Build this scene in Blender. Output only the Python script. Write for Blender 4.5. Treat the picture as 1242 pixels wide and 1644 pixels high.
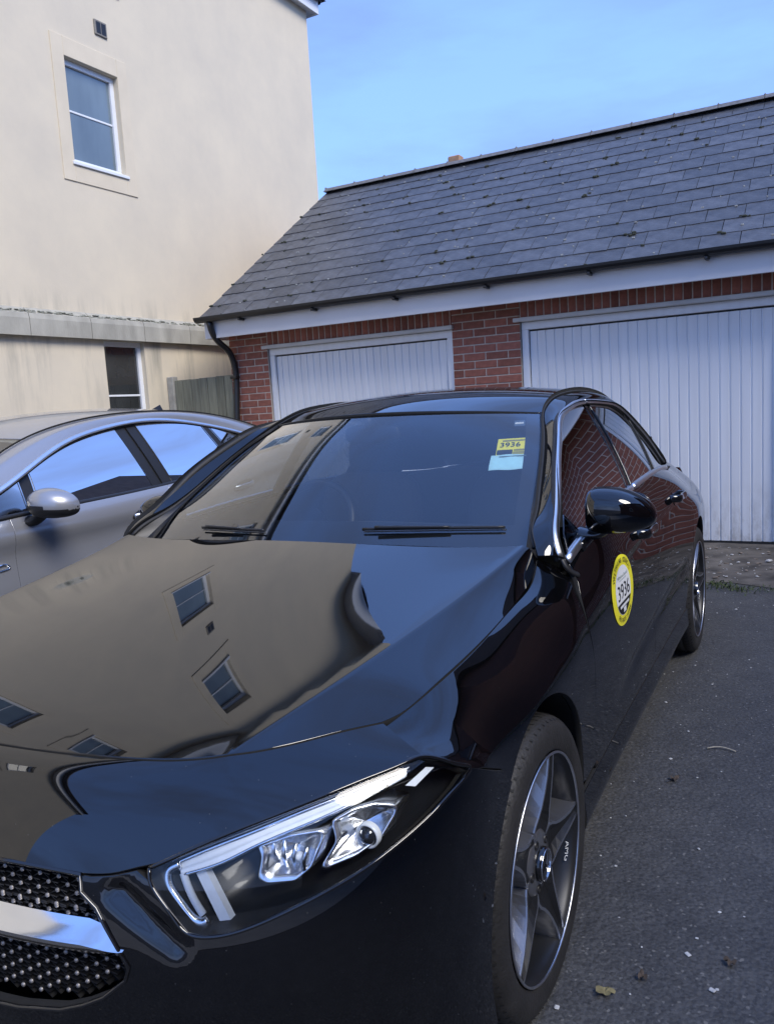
import bpy, bmesh, math, random
import numpy as np
from mathutils import Vector, Matrix
from mathutils.geometry import delaunay_2d_cdt
random.seed(7); rng = np.random.default_rng(7)
for o in list(bpy.data.objects): bpy.data.objects.remove(o)
sc = bpy.context.scene
COL = sc.collection
R = math.radians
# ------------------------------------------------------------------ camera
cd = bpy.data.cameras.new('camera'); cam = bpy.data.objects.new('camera', cd); COL.objects.link(cam); sc.camera = cam
def cam_axes(yaw, pitch, roll):
    f = np.array([-math.sin(yaw)*math.cos(pitch), math.cos(yaw)*math.cos(pitch), -math.sin(pitch)])
    r = np.array([math.cos(yaw), math.sin(yaw), 0.]); d = np.cross(f, r)
    c, s = math.cos(roll), math.sin(roll)
    return c*r+s*d, -s*r+c*d, f
_r, _d, _f = cam_axes(R(27.829), R(7.470), R(3.445))
M = Matrix.Identity(4)
for i in range(3): M[i][0] = _r[i]; M[i][1] = -_d[i]; M[i][2] = -_f[i]
M[0][3], M[1][3], M[2][3] = 1.40118, -1.63593, 1.35604
cam.matrix_world = M
cd.sensor_fit = 'VERTICAL'; cd.sensor_height = 36; cd.lens = 36*1302.25/1644; cd.clip_start = .05; cd.clip_end = 600
# ------------------------------------------------------------------ sky, sun, exposure
SUN_AZ, SUN_EL = 114, 46          # azimuth clockwise from +y, degrees
w = bpy.data.worlds.new('World'); sc.world = w; w.use_nodes = True
nt = w.node_tree; nt.nodes.clear()
out = nt.nodes.new('ShaderNodeOutputWorld'); bg = nt.nodes.new('ShaderNodeBackground')
sky = nt.nodes.new('ShaderNodeTexSky'); sky.sky_type = 'NISHITA'; sky.sun_disc = False
sky.sun_elevation = R(SUN_EL); sky.sun_rotation = R(SUN_AZ); sky.air_density = 1.3; sky.dust_density = .6; sky.ozone_density = 1.6
tc = nt.nodes.new('ShaderNodeTexCoord'); mp = nt.nodes.new('ShaderNodeMapping'); mp.inputs['Scale'].default_value = (1.1, 1.1, 4.2); mp.inputs['Rotation'].default_value = (.12, .10, .5)
nz = nt.nodes.new('ShaderNodeTexNoise'); nz.inputs['Scale'].default_value = 1.7; nz.inputs['Detail'].default_value = 6; nz.inputs['Roughness'].default_value = .55
rp = nt.nodes.new('ShaderNodeValToRGB'); rp.color_ramp.elements[0].position = .44; rp.color_ramp.elements[1].position = .66
rp.color_ramp.elements[0].color = (0, 0, 0, 1); rp.color_ramp.elements[1].color = (.75, .75, .75, 1)
mx = nt.nodes.new('ShaderNodeMix'); mx.data_type = 'RGBA'
mx.inputs['B'].default_value = (.88, 1.62, 3.95, 1)
nt.links.new(tc.outputs['Generated'], mp.inputs['Vector']); nt.links.new(mp.outputs['Vector'], nz.inputs['Vector'])
mx.inputs['Factor'].default_value = .76; nt.links.new(nz.outputs['Fac'], rp.inputs['Fac'])
m3 = nt.nodes.new('ShaderNodeMix'); m3.data_type = 'RGBA'; m3.inputs['B'].default_value = (.74, 1.12, 2.3, 1); nt.links.new(rp.outputs['Color'], m3.inputs['Factor']); nt.links.new(mx.outputs['Result'], m3.inputs['A'])
tn = nt.nodes.new('ShaderNodeMix'); tn.data_type = 'RGBA'; tn.blend_type = 'MULTIPLY'; tn.inputs['Factor'].default_value = 1; tn.inputs['B'].default_value = (.66, .76, 1.08, 1)
nt.links.new(sky.outputs['Color'], tn.inputs['A']); nt.links.new(tn.outputs['Result'], mx.inputs['A']); nt.links.new(m3.outputs['Result'], bg.inputs['Color'])
bg.inputs['Strength'].default_value = .14
nt.links.new(bg.outputs['Background'], out.inputs['Surface'])
sd = bpy.data.lights.new('sun', 'SUN'); so = bpy.data.objects.new('sun', sd); COL.objects.link(so)
sd.energy = 1.45; sd.angle = R(28); sd.color = (1., .94, .85)
_s = Vector((math.sin(R(SUN_AZ))*math.cos(R(SUN_EL)), math.cos(R(SUN_AZ))*math.cos(R(SUN_EL)), math.sin(R(SUN_EL))))
so.rotation_euler = (-_s).to_track_quat('-Z', 'Y').to_euler(); so.location = (8, -4, 12)
sc.view_settings.view_transform = 'Standard'; sc.view_settings.look = 'None'; sc.view_settings.exposure = 1.42; sc.view_settings.gamma = 1
sc.render.resolution_x = 773; sc.render.resolution_y = 1024

# ------------------------------------------------------------------ materials
def mat(name, base=(.5,.5,.5), rough=.5, metal=0., coat=0., coat_rough=.03, spec=.5, var=.0, scale=20., bump=0., bscale=60., rand=0., stretch=(1,1,1), coords='Object', emis=None):
    m = bpy.data.materials.new(name); m.use_nodes = True; t = m.node_tree; b = t.nodes['Principled BSDF']
    b.inputs['Base Color'].default_value = (*base, 1); b.inputs['Roughness'].default_value = rough; b.inputs['Metallic'].default_value = metal
    b.inputs['Coat Weight'].default_value = coat; b.inputs['Coat Roughness'].default_value = coat_rough; b.inputs['Specular IOR Level'].default_value = spec
    tcn = t.nodes.new('ShaderNodeTexCoord'); mpn = t.nodes.new('ShaderNodeMapping'); mpn.inputs['Scale'].default_value = stretch
    t.links.new(tcn.outputs[coords], mpn.inputs['Vector'])
    n = t.nodes.new('ShaderNodeTexNoise'); n.inputs['Scale'].default_value = scale; n.inputs['Detail'].default_value = 5
    t.links.new(mpn.outputs['Vector'], n.inputs['Vector'])
    if var or rand:
        mr = t.nodes.new('ShaderNodeMapRange'); mr.inputs['From Min'].default_value = .25; mr.inputs['From Max'].default_value = .75
        mr.inputs['To Min'].default_value = 1-var; mr.inputs['To Max'].default_value = 1+var
        t.links.new(n.outputs['Fac'], mr.inputs['Value'])
        hs = t.nodes.new('ShaderNodeHueSaturation'); hs.inputs['Color'].default_value = (*base, 1)
        if rand:
            oi = t.nodes.new('ShaderNodeObjectInfo'); m2 = t.nodes.new('ShaderNodeMapRange'); m2.inputs['To Min'].default_value = 1-rand; m2.inputs['To Max'].default_value = 1+rand
            t.links.new(oi.outputs['Random'], m2.inputs['Value'])
            mu = t.nodes.new('ShaderNodeMath'); mu.operation = 'MULTIPLY'
            t.links.new(mr.outputs['Result'], mu.inputs[0]); t.links.new(m2.outputs['Result'], mu.inputs[1]); t.links.new(mu.outputs[0], hs.inputs['Value'])
        else: t.links.new(mr.outputs['Result'], hs.inputs['Value'])
        t.links.new(hs.outputs['Color'], b.inputs['Base Color'])
    if bump:
        n2 = t.nodes.new('ShaderNodeTexNoise'); n2.inputs['Scale'].default_value = bscale; n2.inputs['Detail'].default_value = 4
        t.links.new(mpn.outputs['Vector'], n2.inputs['Vector'])
        bp = t.nodes.new('ShaderNodeBump'); bp.inputs['Strength'].default_value = bump; bp.inputs['Distance'].default_value = .01
        t.links.new(n2.outputs['Fac'], bp.inputs['Height']); t.links.new(bp.outputs['Normal'], b.inputs['Normal'])
    return m
def glassmat(name, tint=(.8,.85,.84), ior=1.5, k=1.6):
    m = bpy.data.materials.new(name); m.use_nodes = True; t = m.node_tree; t.nodes.clear()
    o = t.nodes.new('ShaderNodeOutputMaterial'); tr = t.nodes.new('ShaderNodeBsdfTransparent'); gl = t.nodes.new('ShaderNodeBsdfGlossy'); fr = t.nodes.new('ShaderNodeFresnel'); mxs = t.nodes.new('ShaderNodeMixShader'); mu = t.nodes.new('ShaderNodeMath')
    tr.inputs['Color'].default_value = (*tint, 1); gl.inputs['Roughness'].default_value = .004; fr.inputs['IOR'].default_value = ior
    mu.operation = 'MULTIPLY'; mu.use_clamp = True; mu.inputs[1].default_value = k
    t.links.new(fr.outputs[0], mu.inputs[0]); t.links.new(mu.outputs[0], mxs.inputs[0]); t.links.new(tr.outputs[0], mxs.inputs[1]); t.links.new(gl.outputs[0], mxs.inputs[2]); t.links.new(mxs.outputs[0], o.inputs['Surface'])
    return m
PAINT = mat('black_paint', (.0016,.0016,.002), .010, 0, 0, .006, .5); PAINT.node_tree.nodes['Principled BSDF'].inputs['IOR'].default_value = 1.72
def dusty(m, lo, hi, dust):
    t = m.node_tree; b = t.nodes['Principled BSDF']; tcn = t.nodes.new('ShaderNodeTexCoord')
    n = t.nodes.new('ShaderNodeTexNoise'); n.inputs['Scale'].default_value = 7; n.inputs['Detail'].default_value = 7; n.inputs['Roughness'].default_value = .7; t.links.new(tcn.outputs['Object'], n.inputs['Vector'])
    r = t.nodes.new('ShaderNodeMapRange'); r.inputs['From Min'].default_value = .4; r.inputs['From Max'].default_value = .75; r.inputs['To Min'].default_value = lo; r.inputs['To Max'].default_value = hi; t.links.new(n.outputs['Fac'], r.inputs['Value']); t.links.new(r.outputs[0], b.inputs['Roughness'])
    v = t.nodes.new('ShaderNodeTexVoronoi'); v.inputs['Scale'].default_value = 95; t.links.new(tcn.outputs['Object'], v.inputs['Vector'])
    sp = t.nodes.new('ShaderNodeSeparateColor'); t.links.new(v.outputs['Color'], sp.inputs[0])
    g = t.nodes.new('ShaderNodeMath'); g.operation = 'GREATER_THAN'; g.inputs[1].default_value = .90; t.links.new(sp.outputs[0], g.inputs[0])
    l = t.nodes.new('ShaderNodeMath'); l.operation = 'LESS_THAN'; l.inputs[1].default_value = .10; t.links.new(v.outputs['Distance'], l.inputs[0])
    a = t.nodes.new('ShaderNodeMath'); a.operation = 'MULTIPLY'; t.links.new(g.outputs[0], a.inputs[0]); t.links.new(l.outputs[0], a.inputs[1])
    x = t.nodes.new('ShaderNodeMix'); x.data_type = 'RGBA'; x.inputs['A'].default_value = b.inputs['Base Color'].default_value[:]; x.inputs['B'].default_value = (dust, dust, dust*.95, 1); t.links.new(a.outputs[0], x.inputs['Factor']); t.links.new(x.outputs['Result'], b.inputs['Base Color'])
dusty(PAINT, .006, .03, .035)
GREY = mat('grey_metallic_paint', (.33,.335,.355), .36, .55, 1.0, .02, var=.05, scale=900)
GLOSSB = mat('gloss_black_plastic', (.006,.006,.007), .08, 0, .6, .02)
SATB = mat('satin_black_plastic', (.012,.012,.013), .45, bump=.05, bscale=400)
RUB = mat('black_rubber', (.016,.016,.0165), .62, var=.25, scale=40, bump=.15, bscale=300)
TYRE = mat('tyre_rubber', (.021,.02,.0195), .6, var=.35, scale=14, bump=.25, bscale=120)
CHROME = mat('bright_chrome', (.80,.81,.83), .09, 1., var=.02, scale=5)
SATAL = mat('satin_aluminium', (.80,.81,.83), .32, 1., var=.04, scale=30)
MACH = mat('machined_alloy', (.74,.75,.78), .3, 1., var=.06, scale=60)
RIMG = mat('tremolite_grey_alloy', (.21,.215,.235), .28, .75, .7, .05, var=.06, scale=80)
DISC = mat('brake_steel', (.07,.066,.064), .5, .9, var=.2, scale=60)
WELL = mat('wheel_arch_liner', (.006,.006,.006), .9, var=.3, scale=30)  # also on deep panel edges, blackened so the gaps read as shade
GLASS = glassmat('windscreen_glass', (.80,.84,.84), 1.52, 2.6)
TINT = glassmat('tinted_side_glass', (.10,.115,.13), 1.55, 1.9)
SIDEG = glassmat('side_glass', (.34,.38,.40), 1.5, 1.35)
LENS = glassmat('lamp_cover', (.93,.95,.97), 1.45, 1.2)
CLEAR = glassmat('clear_plastic', (.78,.84,.92), 1.6, 2.6)
LAMPW = mat('lamp_white_plastic', (.80,.84,.88), .3, 0, .5, var=.05, scale=60)
LAMPC = mat('lamp_reflector', (.84,.86,.90), .22, 1., var=.05, scale=40)
LAMPB = mat('lamp_black_housing', (.012,.013,.015), .35, 0, .3, var=.1, scale=40)
DASH = mat('dashboard_plastic', (.03,.029,.028), .6, var=.15, scale=90, bump=.1, bscale=500)
SEAT = mat('seat_fabric', (.045,.043,.042), .8, var=.2, scale=200, bump=.2, bscale=600)
YEL = mat('yellow_vinyl', (.80,.74,.035), .4, var=.03, scale=50)
WHT = mat('white_vinyl', (.74,.76,.78), .4, var=.03, scale=50)
INK = mat('black_ink', (.012,.012,.014), .5, var=.05, scale=50)
GRN = mat('green_ink', (.10,.18,.13), .5, var=.05, scale=50)
PAPER = mat('pale_blue_paper', (.42,.68,.76), .6, var=.04, scale=60)
ORNG = mat('orange_reflector', (.5,.12,.01), .2, 0, .5, var=.05)
REDL = mat('red_lamp', (.25,.004,.006), .12, 0, .8, var=.05)
GB_TREAD = mat('tread_rubber', (.014,.014,.014), .8, var=.3, scale=60)

# ------------------------------------------------------------------ mesh helpers
def link(o, parent=None):
    COL.objects.link(o)
    if parent is not None: o.parent = parent
    return o
def mk(name, V, F, m, parent=None, smooth=True, normals=None, mats=None, fm=None):
    me = bpy.data.meshes.new(name)
    me.from_pydata([tuple(map(float, v)) for v in V], [], [tuple(map(int, f)) for f in F])
    for mm in (mats or [m]): me.materials.append(mm)
    if fm is not None: me.polygons.foreach_set('material_index', list(fm))
    me.polygons.foreach_set('use_smooth', [smooth]*len(me.polygons)); me.update()
    if normals is not None: me.normals_split_custom_set_from_vertices([tuple(map(float, n)) for n in normals])
    return link(bpy.data.objects.new(name, me), parent)
def empty(name, loc=(0,0,0), rz=0, parent=None):
    o = bpy.data.objects.new(name, None); o.location = loc; o.rotation_euler = (0, 0, rz); o.empty_display_size = .1
    return link(o, parent)
def tag(o, label=None, cat=None, group=None, kind=None):
    if label: o['label'] = label
    if cat: o['category'] = cat
    if group: o['group'] = group
    if kind: o['kind'] = kind
    return o
class NS:                                   # natural cubic spline through (t, P)
    def __init__(s, t, P):
        s.t = np.asarray(t, float); P = np.asarray(P, float); s.P = P.reshape(len(s.t), -1); n = len(s.t)
        h = np.diff(s.t); A = np.eye(n); B = np.zeros_like(s.P)
        for i in range(1, n-1):
            A[i, i-1] = h[i-1]; A[i, i] = 2*(h[i-1]+h[i]); A[i, i+1] = h[i]
            B[i] = 6*((s.P[i+1]-s.P[i])/h[i]-(s.P[i]-s.P[i-1])/h[i-1])
        s.m = np.linalg.solve(A, B); s.h = h
    def __call__(s, x):
        x = np.asarray(x, float); i = np.clip(np.searchsorted(s.t, x)-1, 0, len(s.t)-2); h = s.h[i][..., None]
        a = (s.t[i+1]-x)[..., None]; b = (x-s.t[i])[..., None]
        xe = np.clip(x, s.t[0], s.t[-1]); a = (s.t[i+1]-xe)[..., None]; b = (xe-s.t[i])[..., None]
        v = s.m[i]*a**3/(6*h)+s.m[i+1]*b**3/(6*h)+(s.P[i]/h-s.m[i]*h/6)*a+(s.P[i+1]/h-s.m[i+1]*h/6)*b
        # linear beyond the ends
        lo = x < s.t[0]; hi = x > s.t[-1]
        if np.any(lo) or np.any(hi):
            d0 = (s.P[1]-s.P[0])/s.h[0]-s.h[0]*s.m[1]/6; d1 = (s.P[-1]-s.P[-2])/s.h[-1]+s.h[-1]*s.m[-2]/6
            v = v+np.where(lo, x-s.t[0], 0)[..., None]*d0+np.where(hi, x-s.t[-1], 0)[..., None]*d1
        return v
def f1(t, y):
    n = NS(t, y); return lambda x: n(x)[..., 0]
def chord(P):
    P = np.asarray(P, float); return np.concatenate([[0], np.cumsum(np.linalg.norm(np.diff(P, axis=0), axis=1))])
def curve(P, m, t=None):                    # m points evenly along a smooth curve through P
    P = np.asarray(P, float); c = chord(P); s = NS(c, P)
    d = s(np.linspace(0, c[-1], 400)); L = chord(d); u = np.linspace(0, L[-1], m) if t is None else np.asarray(t)*L[-1]
    return np.stack([np.interp(u, L, d[:, k]) for k in range(d.shape[1])], -1)
def loft(curves, nv):                       # smooth surface through curves (each m x 3): nv x m x 3
    C = np.array(curves); k = len(C); t = np.linspace(0, 1, k)
    return NS(t, C.reshape(k, -1))(np.linspace(0, 1, nv)).reshape(nv, C.shape[1], 3)
MIR = np.array([-1., 1, 1])
def gridfaces(nv, nu, flip=False, closed=False):
    F = []
    for j in range(nv-1):
        for i in range(nu if closed else nu-1):
            a = j*nu+i; b = j*nu+(i+1) % nu; f = (a, b, b+nu, a+nu)
            F.append(f[::-1] if flip else f)
    return F
def grid(name, G, m, parent=None, flip=False, lip=.012, mirror=False, smooth=True, closed=False):
    G = np.asarray(G, float)
    if mirror: G = G*MIR; flip = not flip
    nv, nu, _ = G.shape
    V = G.reshape(-1, 3); F = gridfaces(nv, nu, flip, closed); N = None
    if lip:
        du = np.gradient(G, axis=1); dv = np.gradient(G, axis=0); n = np.cross(du, dv); n /= np.linalg.norm(n, axis=-1, keepdims=True)+1e-12
        if flip: n = -n
        ring = [(0, i) for i in range(nu)]+[(j, nu-1) for j in range(1, nv)]+[(nv-1, i) for i in range(nu-2, -1, -1)]+[(j, 0) for j in range(nv-2, 0, -1)]
        inner = [(min(max(j, 1), nv-2), min(max(i, 1), nu-2)) for j, i in ring]
        P0 = np.array([G[r] for r in ring]); Pn = np.array([n[r] for r in ring]); ou = P0-np.array([G[r] for r in inner])
        ou -= (ou*Pn).sum(1, keepdims=True)*Pn; ou /= np.linalg.norm(ou, axis=1, keepdims=True)+1e-12
        k = len(ring); b = len(V)
        rings = [P0, P0+ou*.0012-Pn*.0014, P0+ou*.0016-Pn*lip]; rn = [Pn, (Pn+ou)/1.414, ou]
        V = np.concatenate([V]+rings); N = np.concatenate([n.reshape(-1, 3)]+rn)
        nf = len(F)+k
        for q in range(2):
            for i in range(k):
                a = b+q*k+i; c = b+q*k+(i+1) % k; f = (a, a+k, c+k, c)
                F.append(f[::-1] if flip else f)
    return mk(name, V, F, m, parent, smooth, N, [m, WELL] if lip > .009 else None, [0]*nf+[1]*(len(F)-nf) if lip > .009 else None)  # deep lip faces in black: shade painted into the panel gaps
def inpoly(P, poly):
    x, y = P[:, 0], P[:, 1]; r = np.zeros(len(P), bool); n = len(poly)
    for i in range(n):
        x0, y0 = poly[i]; x1, y1 = poly[(i+1) % n]
        if y0 == y1: continue
        c = ((y0 > y) != (y1 > y)) & (x < (x1-x0)*(y-y0)/(y1-y0)+x0); r ^= c
    return r
def segdist(P, poly):
    d = np.full(len(P), 1e9); n = len(poly)
    for i in range(n):
        a = poly[i]; b = poly[(i+1) % n]; ab = b-a; L = ab@ab+1e-12
        t = np.clip(((P-a)@ab)/L, 0, 1); q = a+t[:, None]*ab; d = np.minimum(d, np.hypot(*(P-q).T))
    return d
def polyprep(o, h, gap):
    o = np.asarray(o, float); A = .5*np.sum(o[:, 0]*np.roll(o[:, 1], -1)-np.roll(o[:, 0], -1)*o[:, 1])
    if A < 0: o = o[::-1]
    D = []
    for i in range(len(o)):
        a, b = o[i], o[(i+1) % len(o)]; k = max(1, int(math.ceil(np.hypot(*(b-a))/h)))
        D += [a+(b-a)*q/k for q in range(k)]
    D = np.array(D); e = np.roll(D, -1, 0)-D; e /= np.linalg.norm(e, axis=1, keepdims=True)+1e-12
    nr = np.stack([e[:, 1], -e[:, 0]], 1); nn = nr+np.roll(nr, 1, 0); L = np.linalg.norm(nn, axis=1, keepdims=True); nn /= np.maximum(L, .3)
    return D-nn*gap*np.minimum(2/np.maximum(L, .7), 1.6)[:, :1], nn/np.linalg.norm(nn, axis=1, keepdims=True)
def trim(name, outline, surf, m, parent=None, h=.022, gap=.0025, lip=.012, flip=False, mirror=False, off=0., lines=()):
    """panel of surface surf(a,b) cut to a 2D outline; rolled edge of depth lip"""
    D, O = polyprep(outline, h, gap)
    lo, hi = D.min(0), D.max(0); nx, ny = [max(2, int((hi[k]-lo[k])/h)) for k in (0, 1)]
    gx, gy = np.meshgrid(np.linspace(lo[0], hi[0], nx+1), np.linspace(lo[1], hi[1], ny+1)); P = np.stack([gx.ravel(), gy.ravel()], 1)
    P = P[inpoly(P, D)]; P = P[segdist(P, D) > .45*h] if len(P) else P
    n = len(D); ed = [(i, (i+1) % n) for i in range(n)]
    for L in lines:                                   # feature lines the mesh has to follow
        L = np.asarray(L); L = L[inpoly(L, D)]; L = L[segdist(L, D) > .002]; P = P[segdist(P, np.concatenate([L, L[::-1]])) > .006]
    ex = [];
    for L in lines:
        L = np.asarray(L); L = L[inpoly(L, D)]; L = L[segdist(L, D) > .002]; ex.append(L)
    A = np.concatenate([D]+ex+[P]) if len(P) else D; q_ = n
    for L in ex: ed += [(q_+i, q_+i+1) for i in range(len(L)-1)]; q_ += len(L)
    vs, es, fs, *_ = delaunay_2d_cdt([Vector(q) for q in A], ed, [], 1, 1e-7)
    Q = np.array([(v.x, v.y) for v in vs]); F = [tuple(f) for f in fs]
    # keep faces inside only
    cen = np.array([Q[list(f)].mean(0) for f in F]); keep = inpoly(cen, D); F = [f for f, k in zip(F, keep) if k]
    def ev(q):
        e = 1e-3; p = surf(q[:, 0], q[:, 1]); a = surf(q[:, 0]+e, q[:, 1])-surf(q[:, 0]-e, q[:, 1]); b = surf(q[:, 0], q[:, 1]+e)-surf(q[:, 0], q[:, 1]-e)
        nn = np.cross(a, b); nn /= np.linalg.norm(nn, axis=1, keepdims=True)+1e-15
        if flip: nn = -nn
        return p, nn, a/(2*e), b/(2*e)
    V, N, *_ = ev(Q)
    if off: V = V+N*off
    B, Bn, ta, tb = ev(D)
    if off: B = B+Bn*off
    ou = ta*O[:, :1]+tb*O[:, 1:]; ou -= (ou*Bn).sum(1, keepdims=True)*Bn; ou /= np.linalg.norm(ou, axis=1, keepdims=True)+1e-12
    if flip: F = [f[::-1] for f in F]
    b = len(V); nr_ = 2 if lip > .0045 else 0; rings = [B, B+ou*.0012-Bn*.0014, B+ou*.0016-Bn*lip]; rn = [Bn, (Bn+ou)/1.414, ou]
    if nr_: V = np.concatenate([V]+rings); N = np.concatenate([N]+rn)
    nf = len(F)+n
    for q in range(nr_):
        for i in range(n):
            a = b+q*n+i; c = b+q*n+(i+1) % n; f = (a, a+n, c+n, c); F.append(f[::-1] if flip else f)
    if mirror: V = V*MIR; N = N*MIR; F = [f[::-1] for f in F]
    return mk(name, V, F, m, parent, True, N, [m, WELL] if lip > .009 else None, [0]*nf+[1]*(len(F)-nf) if lip > .009 else None)  # black on the deep edge faces stands in for shade in the gaps
def tube(name, P, r, m, parent=None, seg=8, closed=False, mirror=False, flat=None, up=None):
    """round bar along P; r scalar or per point; flat=(w,h) gives an oval section with 'up' as its short axis"""
    P = np.asarray(P, float)
    if mirror: P = P*MIR
    n = len(P); T = np.gradient(P, axis=0); T /= np.linalg.norm(T, axis=1, keepdims=True)+1e-12
    if up is None: u = np.array([0, 0, 1.]) if abs(T[0][2]) < .9 else np.array([1., 0, 0])
    rr = np.broadcast_to(np.asarray(r, float), (n,)); V = []
    for i in range(n):
        if up is not None:
            u = np.array(up[i] if np.ndim(up) == 2 else up, float)
            if mirror: u = u*MIR
        s = np.cross(T[i], u); s /= np.linalg.norm(s)+1e-12; u = np.cross(s, T[i])
        for k in range(seg):
            a = 2*math.pi*k/seg+math.pi/seg
            if flat: V.append(P[i]+rr[i]*(s*math.cos(a)*flat[0]+u*math.sin(a)*flat[1]))
            else: V.append(P[i]+rr[i]*(s*math.cos(a)+u*math.sin(a)))
    F = [(j*seg+k, j*seg+(k+1) % seg, ((j+1) % n)*seg+(k+1) % seg, ((j+1) % n)*seg+k) for j in range(n if closed else n-1) for k in range(seg)]
    if not closed: F += [tuple(range(seg))[::-1], tuple((n-1)*seg+k for k in range(seg))]
    return mk(name, V, F, m, parent)
def boxv(x0, x1, y0, y1, z0, z1):
    return [(x0,y0,z0),(x1,y0,z0),(x1,y1,z0),(x0,y1,z0),(x0,y0,z1),(x1,y0,z1),(x1,y1,z1),(x0,y1,z1)], [(0,3,2,1),(4,5,6,7),(0,1,5,4),(1,2,6,5),(2,3,7,6),(3,0,4,7)]
def bevbox(x0, x1, y0, y1, z0, z1, bv):
    bm = bmesh.new(); V, F = boxv(x0, x1, y0, y1, z0, z1); vs = [bm.verts.new(v) for v in V]
    for f in F: bm.faces.new([vs[i] for i in f])
    if bv: bmesh.ops.bevel(bm, geom=list(bm.edges), offset=bv, segments=1, affect='EDGES')
    V = [tuple(v.co) for v in bm.verts]; bm.verts.index_update(); F = [tuple(v.index for v in f.verts) for f in bm.faces]; bm.free(); return V, F
class MB:
    def __init__(s): s.V = []; s.F = []; s.m = []
    def add(s, V, F, mi=0):
        b = len(s.V); s.V += [tuple(v) for v in V]; s.F += [tuple(i+b for i in f) for f in F]; s.m += [mi]*len(F); return s
    def box(s, *a, bv=0, mi=0): return s.add(*(bevbox(*a, bv) if bv else boxv(*a)), mi)
    def build(s, name, m, parent=None, smooth=False, mats=None): return mk(name, s.V, s.F, m, parent, smooth, None, mats, s.m if mats else None)
def lathe(prof, axis='x', seg=48):          # prof: list of (along, radius)
    V = []; F = []; n = len(prof)
    for i in range(seg):
        a = 2*math.pi*i/seg
        for q, r in prof: V.append((q, r*math.cos(a), r*math.sin(a)))
    for i in range(seg):
        for k in range(n-1):
            a = i*n+k; b = ((i+1) % seg)*n+k; F.append((a, a+1, b+1, b))
    return V, F
def text_mesh(txt, size, cx=0, cy=0, sx=1.):
    c = bpy.data.curves.new('t', 'FONT'); c.body = txt; c.size = size; c.align_x = 'CENTER'; c.align_y = 'CENTER'; c.resolution_u = 3
    o = bpy.data.objects.new('t', c); COL.objects.link(o); dg = bpy.context.evaluated_depsgraph_get(); me = o.evaluated_get(dg).to_mesh()
    V = np.array([(v.co.x*sx+cx, v.co.y+cy) for v in me.vertices]); F = [tuple(p.vertices) for p in me.polygons]
    o.evaluated_get(dg).to_mesh_clear(); bpy.data.objects.remove(o); bpy.data.curves.remove(c); return V, F

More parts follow.
